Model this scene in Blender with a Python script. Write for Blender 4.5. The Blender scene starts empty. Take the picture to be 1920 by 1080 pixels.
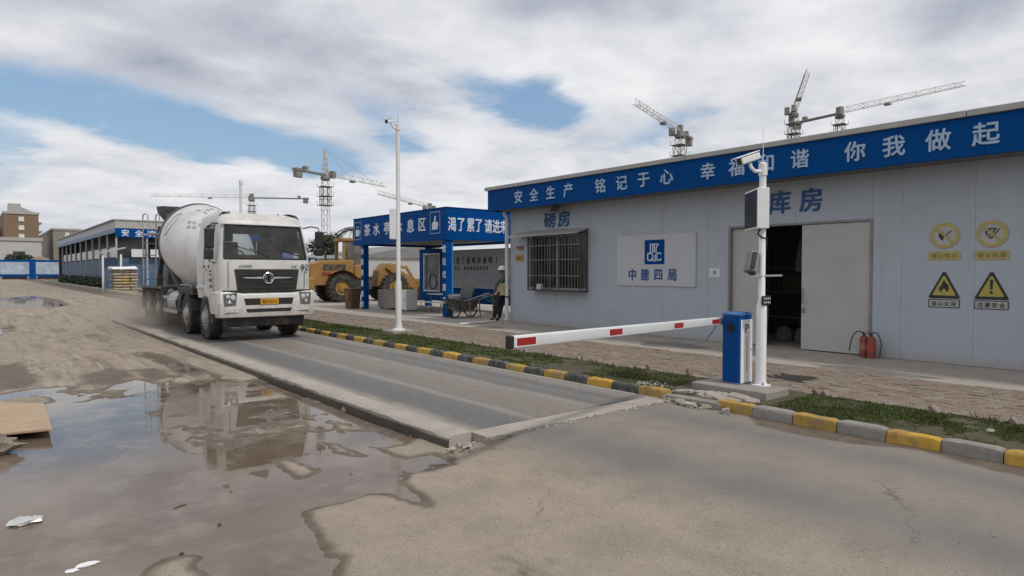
import bpy, bmesh, math, random
import numpy as np
from mathutils import Vector, Matrix
R = math.radians
random.seed(7); np.random.seed(7)
scn = bpy.context.scene
COL = scn.collection

# ---------------------------------------------------------------- camera
cam_d = bpy.data.cameras.new('camera'); cam = bpy.data.objects.new('camera', cam_d); COL.objects.link(cam)
cam_d.sensor_width = 36.0; cam_d.lens = 36.0*1225/1920
cam_d.clip_start = 0.05; cam_d.clip_end = 6000
cam.location = (0, 0, 1.65)
cam.rotation_euler = (math.pi/2 - math.atan(33/1225), 0, -R(39.5))
scn.camera = cam

# ---------------------------------------------------------------- light
SUN_EL, SUN_AZ = R(52), R(166)          # azimuth from +Y towards +X
SUN_DIR = Vector((math.sin(SUN_AZ)*math.cos(SUN_EL), math.cos(SUN_AZ)*math.cos(SUN_EL), math.sin(SUN_EL)))
sun_d = bpy.data.lights.new('sun', 'SUN'); sun = bpy.data.objects.new('sun', sun_d); COL.objects.link(sun)
sun_d.energy = 2.0; sun_d.angle = R(5); sun_d.color = (1, .95, .88)
sun.rotation_euler = (-SUN_DIR).to_track_quat('-Z', 'Y').to_euler()
scn.view_settings.view_transform = 'Standard'; scn.view_settings.look = 'None'
scn.view_settings.exposure = 0.07; scn.view_settings.gamma = 1.0; scn.view_settings.use_curve_mapping = False

world = bpy.data.worlds.new('World'); scn.world = world; world.use_nodes = True
def build_world():
    nt = world.node_tree; N = nt.nodes; L = nt.links; N.clear()
    def nd(t, **k):
        n = N.new(t)
        for a, b in k.items(): setattr(n, a, b)
        return n
    def mth(op, a, b=None, c=None, clamp=False):
        n = nd('ShaderNodeMath', operation=op, use_clamp=clamp)
        for i, v in enumerate((a, b, c)):
            if v is None: continue
            if isinstance(v, (int, float)): n.inputs[i].default_value = v
            else: L.new(v, n.inputs[i])
        return n.outputs[0]
    out = nd('ShaderNodeOutputWorld'); bg = nd('ShaderNodeBackground'); bg.inputs[1].default_value = .1
    L.new(bg.outputs[0], out.inputs[0])
    sky = nd('ShaderNodeTexSky', sky_type='NISHITA', sun_disc=False)
    sky.sun_elevation = SUN_EL; sky.sun_rotation = SUN_AZ; sky.air_density = 1.2; sky.dust_density = 1.6; sky.ozone_density = 1.4
    tc = nd('ShaderNodeTexCoord'); sep = nd('ShaderNodeSeparateXYZ'); L.new(tc.outputs['Generated'], sep.inputs[0])
    X, Y, Z = sep.outputs
    zc = mth('MAXIMUM', Z, 0.0)
    den = mth('ADD', zc, .16)
    px = mth('DIVIDE', X, den); py = mth('DIVIDE', Y, den)
    cmb = nd('ShaderNodeCombineXYZ'); L.new(px, cmb.inputs[0]); L.new(py, cmb.inputs[1])
    def noise(scale, detail, rough, off, dist=0.0):
        mp = nd('ShaderNodeMapping'); mp.inputs['Location'].default_value = off
        L.new(cmb.outputs[0], mp.inputs['Vector'])
        n = nd('ShaderNodeTexNoise'); n.inputs['Scale'].default_value = scale; n.inputs['Detail'].default_value = detail
        n.inputs['Roughness'].default_value = rough; n.inputs['Distortion'].default_value = dist
        L.new(mp.outputs[0], n.inputs['Vector']); return n.outputs['Fac']
    n1 = noise(1.25, 8, .56, (3.1, 1.7, 0), .35)
    n2 = noise(2.2, 9, .56, (7.7, 4.2, 0), .2)
    n3 = noise(.9, 4, .5, (1.2, 9.4, 0))
    wob = mth('MULTIPLY', mth('SUBTRACT', n2, .5), .16)
    wob2 = mth('MULTIPLY', mth('SUBTRACT', n1, .5), .10)
    u = mth('ADD', mth('ARCTAN2', X, Y), wob); v = mth('ADD', mth('ARCSINE', Z), wob2)
    def ell(u0, v0, a, b, rot=0.0):                 # soft ellipse on the sky, azimuth/elevation
        c, s = math.cos(rot), math.sin(rot)
        du = mth('SUBTRACT', u, u0); dv = mth('SUBTRACT', v, v0)
        p = mth('ADD', mth('MULTIPLY', du, c/a), mth('MULTIPLY', dv, s/a))
        q = mth('ADD', mth('MULTIPLY', du, -s/b), mth('MULTIPLY', dv, c/b))
        r2 = mth('ADD', mth('MULTIPLY', p, p), mth('MULTIPLY', q, q))
        return mth('POWER', 2.718, mth('MULTIPLY', r2, -1.0))
    def add(lst, base):
        acc = base
        for w, e in lst: acc = mth('ADD', acc, mth('MULTIPLY', e, w))
        return acc
    gaps = [(1.15, ell(.20, .202, .19, .038, -.16)), (.9, ell(.34, .172, .12, .030, -.12)), (.95, ell(.65, .262, .10, .028, -.25)), (1.1, ell(.745, .246, .055, .038, .1)),
            (.9, ell(.03, .140, .055, .055)), (.7, ell(.50, .222, .10, .034, -.5)), (.6, ell(.955, .225, .06, .02, .3)), (.45, ell(.43, .155, .06, .018)), (.45, ell(.90, .20, .12, .03)), (.5, ell(.03, .225, .06, .03))]
    gsum = add(gaps, 0.0)
    n4 = noise(5.5, 9, .6, (2.3, 6.1, 0), .3)
    blue = mth('ADD', mth('ADD', gsum, mth('MULTIPLY', mth('SUBTRACT', n1, .60), 1.8)), mth('MULTIPLY', mth('SUBTRACT', n4, .5), .9))
    ramp = nd('ShaderNodeMapRange', interpolation_type='SMOOTHSTEP'); L.new(blue, ramp.inputs[0])
    ramp.inputs[1].default_value = .04; ramp.inputs[2].default_value = .90; ramp.inputs[3].default_value = 0; ramp.inputs[4].default_value = 1
    tones = [(-.26, ell(.20, .262, .10, .030, -.15)), (-.24, ell(.33, .318, .16, .040)), (-.22, ell(.08, .335, .09, .03)), (-.30, ell(.81, .380, .16, .035)),
             (-.30, ell(1.26, .320, .10, .030, .1)), (-.20, ell(.45, .282, .12, .045, -.2)), (.16, ell(.70, .305, .16, .040)), (.22, ell(1.17, .300, .07, .032)),
             (.12, ell(.52, .35, .10, .05)), (.16, ell(.305, .156, .045, .018)), (.10, ell(.97, .285, .2, .05)), (.10, ell(.62, .12, .5, .05))]
    tsum = add(tones, 0.0)
    t = mth('ADD', mth('ADD', .70, tsum), mth('ADD', mth('MULTIPLY', mth('SUBTRACT', n2, .5), .85), mth('ADD', mth('MULTIPLY', mth('SUBTRACT', n3, .5), .5), mth('MULTIPLY', mth('SUBTRACT', n4, .5), .42))))
    rc = nd('ShaderNodeValToRGB'); L.new(t, rc.inputs[0])
    cr = rc.color_ramp
    cr.elements[0].position = .16; cr.elements[0].color = (.30, .335, .42, 1)
    cr.elements[1].position = .93; cr.elements[1].color = (.83, .835, .85, 1)
    e = cr.elements.new(.52); e.color = (.53, .555, .62, 1)
    e = cr.elements.new(.70); e.color = (.67, .685, .725, 1)
    cl = nd('ShaderNodeVectorMath', operation='SCALE'); L.new(rc.outputs[0], cl.inputs[0]); cl.inputs['Scale'].default_value = 10.0
    # clear sky between the clouds, whitened a little by thin cloud
    sk = nd('ShaderNodeMix', data_type='RGBA'); sk.inputs['Factor'].default_value = .40
    L.new(sky.outputs[0], sk.inputs['A']); sk.inputs['B'].default_value = (2.6, 4.6, 7.4, 1)
    mx = nd('ShaderNodeMix', data_type='RGBA'); L.new(ramp.outputs[0], mx.inputs['Factor'])
    L.new(cl.outputs[0], mx.inputs['A']); L.new(sk.outputs['Result'], mx.inputs['B'])
    # pale band of thick air just above the horizon
    hz = mth('POWER', 2.718, mth('MULTIPLY', mth('MULTIPLY', zc, zc), -1/(.07*.07)))
    hm = nd('ShaderNodeMix', data_type='RGBA'); L.new(mth('MULTIPLY', hz, .55), hm.inputs['Factor'])
    L.new(mx.outputs['Result'], hm.inputs['A']); hm.inputs['B'].default_value = (6.3, 6.5, 6.9, 1)
    L.new(hm.outputs['Result'], bg.inputs[0])
build_world()

# ---------------------------------------------------------------- helpers
OFF = {}
def tag(o, label=None, cat=None, group=None, kind=None):
    if label: o['label'] = label
    if cat: o['category'] = cat
    if group: o['group'] = group
    if kind: o['kind'] = kind
    return o
def thing(name, label, cat, loc=(0, 0, 0), rz=0.0, group=None, world=False):
    o = bpy.data.objects.new(name, None); COL.objects.link(o)
    o.location = loc; o.rotation_euler = (0, 0, rz); o.empty_display_size = .2
    OFF[o.name] = Vector(loc) if world else Vector((0, 0, 0))
    return tag(o, label, cat, group)
def copy_tree(o, parent=None):
    c = o.copy(); COL.objects.link(c); c.parent = parent
    OFF[c.name] = OFF.get(o.name, Vector((0, 0, 0)))
    for ch in list(o.children): copy_tree(ch, c)
    return c
def unit(v):
    v = Vector(v); return v.normalized()
class MB:
    def __init__(s): s.v = []; s.f = []
    def bx(s, x0, x1, y0, y1, z0, z1):
        b = len(s.v)
        s.v += [(x0, y0, z0), (x1, y0, z0), (x1, y1, z0), (x0, y1, z0), (x0, y0, z1), (x1, y0, z1), (x1, y1, z1), (x0, y1, z1)]
        s.f += [tuple(b+i for i in q) for q in ((3, 2, 1, 0), (4, 5, 6, 7), (0, 1, 5, 4), (1, 2, 6, 5), (2, 3, 7, 6), (3, 0, 4, 7))]
        return s
    def obox(s, c, size, m):
        b = len(s.v); c = Vector(c); hx, hy, hz = (a/2 for a in size)
        for p in ((-1, -1, -1), (1, -1, -1), (1, 1, -1), (-1, 1, -1), (-1, -1, 1), (1, -1, 1), (1, 1, 1), (-1, 1, 1)):
            s.v.append(tuple(c + m @ Vector((p[0]*hx, p[1]*hy, p[2]*hz))))
        s.f += [tuple(b+i for i in q) for q in ((3, 2, 1, 0), (4, 5, 6, 7), (0, 1, 5, 4), (1, 2, 6, 5), (2, 3, 7, 6), (3, 0, 4, 7))]
        return s
    def bar(s, p0, p1, w, h=None, upv=(0, 0, 1)):
        p0 = Vector(p0); p1 = Vector(p1); d = (p1-p0); l = d.length
        if l < 1e-6: return s
        d /= l; up = Vector(upv)
        if abs(d.dot(up)) > .98: up = Vector((1, 0, 0))
        x = d.cross(up).normalized(); z = x.cross(d)
        m = Matrix((x, d, z)).transposed()
        return s.obox((p0+p1)/2, (w, l, h or w), m)
    def cyl(s, p0, p1, r0, r1=None, n=12, caps=True):
        r1 = r0 if r1 is None else r1
        p0 = Vector(p0); p1 = Vector(p1); d = (p1-p0).normalized()
        a = d.orthogonal().normalized(); c = d.cross(a); b = len(s.v)
        for p, r in ((p0, r0), (p1, r1)):
            for i in range(n):
                t = 2*math.pi*i/n; s.v.append(tuple(p + (a*math.cos(t)+c*math.sin(t))*r))
        for i in range(n):
            j = (i+1) % n; s.f.append((b+i, b+j, b+n+j, b+n+i))
        if caps:
            s.f.append(tuple(b+i for i in reversed(range(n)))); s.f.append(tuple(b+n+i for i in range(n)))
        return s
    def tube(s, pts, r, n=8, closed=False):
        pts = [Vector(p) for p in pts]; b = len(s.v); k = len(pts); a = None
        for i, p in enumerate(pts):
            if closed: d = pts[(i+1) % k]-pts[i-1]
            else: d = pts[min(i+1, k-1)]-pts[max(i-1, 0)]
            d.normalize()
            if a is None: a = d.orthogonal().normalized()
            a = (a - d*a.dot(d)); a = a.normalized() if a.length > 1e-6 else d.orthogonal().normalized()
            c = d.cross(a); rr = r[i] if isinstance(r, (list, tuple)) else r
            for j in range(n):
                t = 2*math.pi*j/n; s.v.append(tuple(p+(a*math.cos(t)+c*math.sin(t))*rr))
        for i in range(k if closed else k-1):
            i2 = (i+1) % k
            for j in range(n):
                j2 = (j+1) % n; s.f.append((b+i*n+j, b+i*n+j2, b+i2*n+j2, b+i2*n+j))
        if not closed:
            s.f.append(tuple(b+j for j in reversed(range(n)))); s.f.append(tuple(b+(k-1)*n+j for j in range(n)))
        return s
    def lathe(s, prof, n=24, org=(0, 0, 0), axis=(0, 0, 1), caps=True):
        org = Vector(org); d = Vector(axis).normalized(); a = d.orthogonal().normalized(); c = d.cross(a); b = len(s.v)
        for r, z in prof:
            for i in range(n):
                t = 2*math.pi*i/n; s.v.append(tuple(org+d*z+(a*math.cos(t)+c*math.sin(t))*r))
        for k in range(len(prof)-1):
            for i in range(n):
                j = (i+1) % n; s.f.append((b+k*n+i, b+k*n+j, b+(k+1)*n+j, b+(k+1)*n+i))
        if caps:
            s.f.append(tuple(b+i for i in reversed(range(n)))); e = b+(len(prof)-1)*n; s.f.append(tuple(e+i for i in range(n)))
        return s
    def prism(s, poly, org, U, V, depth):
        """poly of (a,b) in the plane org+aU+bV, extruded by -depth along U x V (front face at org)."""
        org = Vector(org); U = Vector(U); V = Vector(V); Nn = U.cross(V).normalized(); b = len(s.v); n = len(poly)
        for dd in (0, -depth):
            for a, c in poly: s.v.append(tuple(org+U*a+V*c+Nn*dd))
        s.f.append(tuple(b+i for i in range(n))); s.f.append(tuple(b+n+i for i in reversed(range(n))))
        for i in range(n):
            j = (i+1) % n; s.f.append((b+i, b+n+i, b+n+j, b+j))
        return s
    def quad(s, *p):
        b = len(s.v); s.v += [tuple(q) for q in p]; s.f.append(tuple(range(b, b+len(p)))); return s
    def loft(s, rings, closed=True, cap0=True, cap1=True, skip=None):
        b = len(s.v); n = len(rings[0])
        for r in rings: s.v += [tuple(p) for p in r]
        for k in range(len(rings)-1):
            for i in range(n if closed else n-1):
                if skip and skip(k, i): continue
                j = (i+1) % n; s.f.append((b+k*n+i, b+k*n+j, b+(k+1)*n+j, b+(k+1)*n+i))
        if closed and cap0: s.f.append(tuple(b+i for i in reversed(range(n))))
        if closed and cap1: e = b+(len(rings)-1)*n; s.f.append(tuple(e+i for i in range(n)))
        return s
    def mesh(s, name, mat, off=Vector((0, 0, 0)), smooth=False):
        m = bpy.data.meshes.new(name)
        m.from_pydata([(x-off[0], y-off[1], z-off[2]) for x, y, z in s.v], [], s.f)
        if mat: m.materials.append(mat)
        if smooth:
            m.polygons.foreach_set('use_smooth', [True]*len(m.polygons))
            try: m.set_sharp_from_angle(angle=R(38))
            except Exception: pass
        m.update(); return m
    def build(s, name, mat, parent=None, smooth=False, bevel=0.0, seg=2):
        off = OFF.get(parent.name, Vector((0, 0, 0))) if parent else Vector((0, 0, 0))
        o = bpy.data.objects.new(name, s.mesh(name, mat, off, smooth)); COL.objects.link(o)
        OFF[o.name] = off
        if parent: o.parent = parent
        if bevel:
            md = o.modifiers.new('bevel', 'BEVEL'); md.width = bevel; md.segments = seg; md.limit_method = 'ANGLE'; md.angle_limit = R(40)
        return o
def place_mesh(name, mesh, parent=None, loc=(0, 0, 0), rot=(0, 0, 0)):
    o = bpy.data.objects.new(name, mesh); COL.objects.link(o); o.parent = parent
    o.location = Vector(loc) - (OFF.get(parent.name, Vector((0, 0, 0))) if parent else Vector((0, 0, 0))); o.rotation_euler = rot
    return o
def rrect(w, h, r, n=4, cx=0, cy=0):
    pts = []
    for sx, sy, a0 in ((1, 1, 0), (-1, 1, 90), (-1, -1, 180), (1, -1, 270)):
        for i in range(n+1):
            a = R(a0+90*i/n); pts.append((cx+sx*(w/2-r)+r*math.cos(a), cy+sy*(h/2-r)+r*math.sin(a)))
    return pts
def circ(r, n=24, cx=0, cy=0, a0=0, a1=360):
    full = abs(a1-a0) >= 360
    k = n if full else n+1
    return [(cx+r*math.cos(R(a0+(a1-a0)*i/n)), cy+r*math.sin(R(a0+(a1-a0)*i/n))) for i in range(k)]

# lettering: outlines of the characters, turned into thin solid meshes
NX = (Vector((0, -1, 0)), Vector((0, 0, 1)), Vector((-1, 0, 0)))      # facing -X
NY = (Vector((1, 0, 0)), Vector((0, 0, 1)), Vector((0, -1, 0)))       # facing -Y
_txt = {}
def glyph(ch, bold=.012, ext=.02, res=2):
    key = (ch, bold, ext)
    if key in _txt: return _txt[key]
    c = bpy.data.curves.new('t', 'FONT'); c.body = ch; c.size = 1; c.offset = bold; c.extrude = ext; c.resolution_u = res
    c.align_x = 'CENTER'; c.align_y = 'CENTER'
    o = bpy.data.objects.new('t', c); COL.objects.link(o)
    m = bpy.data.meshes.new_from_object(o.evaluated_get(bpy.context.evaluated_depsgraph_get()))
    vs = [v.co.copy() for v in m.vertices]; fs = [tuple(p.vertices) for p in m.polygons]
    bpy.data.objects.remove(o); bpy.data.meshes.remove(m); bpy.data.curves.remove(c)
    if vs:
        xs = [v.x for v in vs]; ys = [v.y for v in vs]
        cx, cy = (min(xs)+max(xs))/2, (min(ys)+max(ys))/2
        vs = [Vector((v.x-cx, v.y-cy, v.z)) for v in vs]
    _txt[key] = (vs, fs); return _txt[key]
def letters(mb, text, org, frame, size, width=1.0, bold=.012, ext=.012):
    U, V, Nn = frame; vs, fs = glyph(text, 0.0, ext/size); org = Vector(org)
    offs = [(0, 0)] if bold < .004 else [(-bold, 0), (bold, 0), (0, bold), (0, -bold)]
    for k, (ox, oy) in enumerate(offs):          # heavier strokes: the outline laid down four times, each a hair deeper
        b = len(mb.v)
        for p in vs: mb.v.append(tuple(org+U*((p.x+ox)*size*width)+V*((p.y+oy)*size)+Nn*(p.z*size+.0007*k)))
        mb.f += [tuple(b+i for i in f) for f in fs]
    return mb

# ---------------------------------------------------------------- materials
def M(name, col, rough=.6, metal=0.0, var=.18, vs=3.0, bump=0.0, bs=40.0, dirt=None, spec=.5, coat=0.0, stretch=(1, 1, 1), emit=None, streak=None, splash=None):
    m = bpy.data.materials.new(name); m.use_nodes = True; nt = m.node_tree; N = nt.nodes; L = nt.links
    b = N['Principled BSDF']; b.inputs['Roughness'].default_value = rough; b.inputs['Metallic'].default_value = metal
    b.inputs['Specular IOR Level'].default_value = spec; b.inputs['Coat Weight'].default_value = coat
    g = N.new('ShaderNodeNewGeometry'); mp = N.new('ShaderNodeMapping'); mp.inputs['Scale'].default_value = stretch
    L.new(g.outputs['Position'], mp.inputs['Vector'])
    n = N.new('ShaderNodeTexNoise'); n.inputs['Scale'].default_value = vs; n.inputs['Detail'].default_value = 6; n.inputs['Roughness'].default_value = .6
    L.new(mp.outputs[0], n.inputs['Vector'])
    mr = N.new('ShaderNodeMapRange'); L.new(n.outputs['Fac'], mr.inputs[0]); mr.inputs[1].default_value = .25; mr.inputs[2].default_value = .75
    mr.inputs[3].default_value = 1-var; mr.inputs[4].default_value = 1+var
    sc = N.new('ShaderNodeVectorMath'); sc.operation = 'SCALE'; sc.inputs[0].default_value = col[:3]; L.new(mr.outputs[0], sc.inputs['Scale'])
    res = sc.outputs[0]
    if dirt:
        dc, amt, ds = dirt[:3]
        n2 = N.new('ShaderNodeTexNoise'); n2.inputs['Scale'].default_value = ds; n2.inputs['Detail'].default_value = 8; n2.inputs['Roughness'].default_value = .68
        L.new(mp.outputs[0], n2.inputs['Vector'])
        r2 = N.new('ShaderNodeMapRange'); L.new(n2.outputs['Fac'], r2.inputs[0]); r2.inputs[1].default_value = .48; r2.inputs[2].default_value = .72
        r2.inputs[3].default_value = 0; r2.inputs[4].default_value = amt
        mx = N.new('ShaderNodeMix'); mx.data_type = 'RGBA'; L.new(r2.outputs[0], mx.inputs['Factor'])
        L.new(res, mx.inputs['A']); mx.inputs['B'].default_value = (*dc, 1); res = mx.outputs['Result']
    if streak:                                   # thin rain runs down the sheet
        ms = N.new('ShaderNodeMapping'); ms.inputs['Scale'].default_value = (6, 6, .30); L.new(g.outputs['Position'], ms.inputs['Vector'])
        ns = N.new('ShaderNodeTexNoise'); ns.inputs['Scale'].default_value = 1.0; ns.inputs['Detail'].default_value = 4; L.new(ms.outputs[0], ns.inputs['Vector'])
        rs = N.new('ShaderNodeMapRange'); L.new(ns.outputs['Fac'], rs.inputs[0]); rs.inputs[1].default_value = .55; rs.inputs[2].default_value = .75; rs.inputs[3].default_value = 0; rs.inputs[4].default_value = .22
        mx = N.new('ShaderNodeMix'); mx.data_type = 'RGBA'; L.new(rs.outputs[0], mx.inputs['Factor']); L.new(res, mx.inputs['A']); mx.inputs['B'].default_value = (*streak, 1); res = mx.outputs['Result']
    if splash:                                   # dried mud spattered up from the ground, ragged upper limit
        z0, z1, sc_ = splash; sp = N.new('ShaderNodeSeparateXYZ'); L.new(g.outputs['Position'], sp.inputs[0])
        nz = N.new('ShaderNodeTexNoise'); nz.inputs['Scale'].default_value = 7; nz.inputs['Detail'].default_value = 8; nz.inputs['Roughness'].default_value = .75; L.new(g.outputs['Position'], nz.inputs['Vector'])
        ad = N.new('ShaderNodeMath'); ad.operation = 'MULTIPLY_ADD'; L.new(nz.outputs['Fac'], ad.inputs[0]); ad.inputs[1].default_value = 1.6*(z1-z0); L.new(sp.outputs[2], ad.inputs[2])
        rz_ = N.new('ShaderNodeMapRange'); L.new(ad.outputs[0], rz_.inputs[0]); rz_.inputs[1].default_value = z0+.55*(z1-z0); rz_.inputs[2].default_value = z0+1.5*(z1-z0); rz_.inputs[3].default_value = .8; rz_.inputs[4].default_value = 0
        mx = N.new('ShaderNodeMix'); mx.data_type = 'RGBA'; L.new(rz_.outputs[0], mx.inputs['Factor']); L.new(res, mx.inputs['A']); mx.inputs['B'].default_value = (*sc_, 1); res = mx.outputs['Result']
    L.new(res, b.inputs['Base Color'])
    rr = N.new('ShaderNodeMapRange'); L.new(n.outputs['Fac'], rr.inputs[0]); rr.inputs[1].default_value = .3; rr.inputs[2].default_value = .7
    rr.inputs[3].default_value = max(.02, rough-.08); rr.inputs[4].default_value = min(1, rough+.08); L.new(rr.outputs[0], b.inputs['Roughness'])
    if bump:
        n3 = N.new('ShaderNodeTexNoise'); n3.inputs['Scale'].default_value = bs; n3.inputs['Detail'].default_value = 5
        L.new(mp.outputs[0], n3.inputs['Vector'])
        bp = N.new('ShaderNodeBump'); bp.inputs['Strength'].default_value = bump; bp.inputs['Distance'].default_value = .01
        L.new(n3.outputs['Fac'], bp.inputs['Height']); L.new(bp.outputs[0], b.inputs['Normal'])
    if emit:
        b.inputs['Emission Color'].default_value = (*emit[0], 1); b.inputs['Emission Strength'].default_value = emit[1]
    return m
def glass(name, tint=(.5, .55, .55), dust=(.02, .16)):
    m = bpy.data.materials.new(name); m.use_nodes = True; nt = m.node_tree; N = nt.nodes; L = nt.links; N.clear()
    o = N.new('ShaderNodeOutputMaterial'); t = N.new('ShaderNodeBsdfTransparent'); t.inputs[0].default_value = (*tint, 1)
    gl = N.new('ShaderNodeBsdfGlossy'); gl.inputs['Roughness'].default_value = .03; gl.inputs[0].default_value = (.9, .93, .95, 1)
    d = N.new('ShaderNodeBsdfDiffuse'); d.inputs[0].default_value = (.32, .29, .25, 1)      # film of dust; on the loader panes a painted grey reflection
    f = N.new('ShaderNodeFresnel'); f.inputs[0].default_value = 1.5
    n = N.new('ShaderNodeTexNoise'); n.inputs['Scale'].default_value = 3; n.inputs['Detail'].default_value = 5
    g = N.new('ShaderNodeNewGeometry'); L.new(g.outputs['Position'], n.inputs['Vector'])
    mr = N.new('ShaderNodeMapRange'); L.new(n.outputs['Fac'], mr.inputs[0]); mr.inputs[1].default_value = .3; mr.inputs[2].default_value = .8; mr.inputs[3].default_value = dust[0]; mr.inputs[4].default_value = dust[1]
    a = N.new('ShaderNodeMixShader'); L.new(mr.outputs[0], a.inputs[0]); L.new(t.outputs[0], a.inputs[1]); L.new(d.outputs[0], a.inputs[2])
    mx = N.new('ShaderNodeMixShader'); L.new(f.outputs[0], mx.inputs[0]); L.new(a.outputs[0], mx.inputs[1]); L.new(gl.outputs[0], mx.inputs[2]); L.new(mx.outputs[0], o.inputs[0])
    return m
DUST = (.26, .21, .16)
m_blue = M('blue_sheet', (.0002, .056, .225), .55, var=.08, vs=1.2, dirt=((.002, .066, .235), .5, 1.6), spec=.06)
m_blue_d = M('blue_paint', (.0003, .058, .25), .42, var=.08, dirt=((.03, .07, .20), .4, 5), spec=.12)
m_letter = M('letter_white', (.62, .68, .76), .5, var=.1, dirt=(DUST, .25, 6))
m_letter_pale = M('letter_faded', (.33, .45, .60), .5, var=.1, dirt=((.2, .3, .45), .3, 8))
m_letter_blue = M('letter_blue', (.003, .062, .225), .5, var=.12)
m_panel = M('panel_wall', (.385, .43, .485), .5, var=.07, vs=.9, dirt=((.29, .295, .30), .5, .9), bump=.05, bs=2.2, streak=(.27, .265, .25), splash=(.045, .34, (.33, .275, .215)))
m_trim = M('roof_trim', (.36, .355, .34), .5, var=.12, dirt=(DUST, .3, 2))
m_white = M('white_paint', (.66, .66, .65), .4, var=.08, dirt=(DUST, .22, 3))
m_white_clean = M('white_clean', (.74, .75, .76), .35, var=.05, dirt=(DUST, .10, 5))
m_truck = M('truck_white', (.555, .55, .535), .36, var=.06, vs=1.5, dirt=((.34, .28, .215), .65, 2.8), coat=.08, streak=(.33, .285, .235), splash=(.45, 1.35, (.29, .23, .17)))
m_drum = M('drum_white', (.55, .545, .54), .36, var=.08, vs=1.0, dirt=((.34, .29, .24), .6, 1.6), coat=.08, streak=(.36, .33, .30))
m_black = M('black_plastic', (.014, .014, .016), .45, var=.2, dirt=(DUST, .10, 4))
m_rubber = M('tyre_rubber', (.022, .021, .020), .85, var=.2, vs=6, dirt=((.17, .14, .11), .65, 5), bump=.25, bs=60)
m_chassis = M('chassis_dark', (.035, .034, .033), .7, var=.25, dirt=((.20, .165, .125), .6, 3), bump=.1)
m_steel = M('grey_steel', (.22, .22, .22), .5, .4, var=.2, dirt=((.22, .17, .12), .4, 4))
m_chrome = M('chrome', (.72, .73, .75), .16, 1.0, var=.05)
m_galv = M('galvanised', (.42, .43, .44), .42, .6, var=.12, dirt=(DUST, .2, 5))
m_glass = glass('cab_glass', (.70, .76, .77))
m_lglass = glass('painted_sheen_glass', (.35, .36, .34), dust=(.25, .55))  # grey window reflection painted as a strong diffuse share, for the loader cab
m_pane = glass('window_glass', (.30, .34, .35))
m_lamp = M('lamp_lens', (.55, .56, .57), .12, .2, var=.35, vs=22)
m_yellow = M('kerb_yellow', (.47, .275, .035), .7, var=.2, vs=8, dirt=((.16, .125, .085), .85, 7), bump=.25, bs=35)
m_yellow2 = M('kerb_yellow_worn', (.36, .225, .05), .8, var=.25, vs=9, dirt=((.20, .165, .125), .95, 6), bump=.3, bs=30)
m_kblack = M('kerb_black', (.045, .045, .045), .75, var=.25, vs=8, dirt=((.26, .22, .18), .65, 7), bump=.25, bs=35)
m_kgrey = M('kerb_grey', (.24, .225, .205), .85, var=.22, vs=6, dirt=((.10, .085, .07), .5, 7), bump=.3, bs=30)
m_conc = M('concrete', (.27, .25, .225), .85, var=.18, vs=2.2, dirt=((.15, .125, .10), .45, 2.6), bump=.25, bs=26)
m_conc_l = M('concrete_pale', (.34, .305, .265), .85, var=.15, vs=3, dirt=((.20, .165, .13), .45, 2.0), bump=.2, bs=30)
m_conc_d = M('concrete_damp', (.075, .063, .05), .6, var=.3, vs=3, dirt=((.045, .038, .03), .7, 4), bump=.35, bs=24)
m_red = M('reflector_red', (.30, .015, .014), .3, var=.12)
m_ext_red = M('extinguisher_red', (.215, .040, .030), .45, var=.12, dirt=((.25, .12, .08), .3, 14))
m_loader = M('loader_yellow', (.29, .155, .034), .6, var=.15, vs=2.5, dirt=((.16, .11, .065), .55, 2.2), bump=.06)
m_loader_red = M('loader_stripe', (.22, .03, .03), .5, var=.15, dirt=((.16, .11, .065), .4, 4))
m_rust = M('rusty_brown', (.12, .068, .035), .75, var=.3, dirt=((.06, .035, .02), .6, 6), bump=.2)
m_lattice = M('crane_lattice', (.50, .48, .43), .6, var=.15, vs=.3)
m_crane_d = M('crane_dark', (.20, .19, .17), .6, var=.25, vs=.4)
m_wood = M('plywood', (.40, .29, .19), .75, var=.18, vs=2.0, stretch=(1.5, 14, 3), dirt=((.15, .10, .06), .8, 3.2), bump=.12, bs=30)
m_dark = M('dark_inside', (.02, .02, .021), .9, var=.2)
m_grey = M('grey_plain', (.30, .30, .30), .7, var=.15, dirt=(DUST, .25, 4))

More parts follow.
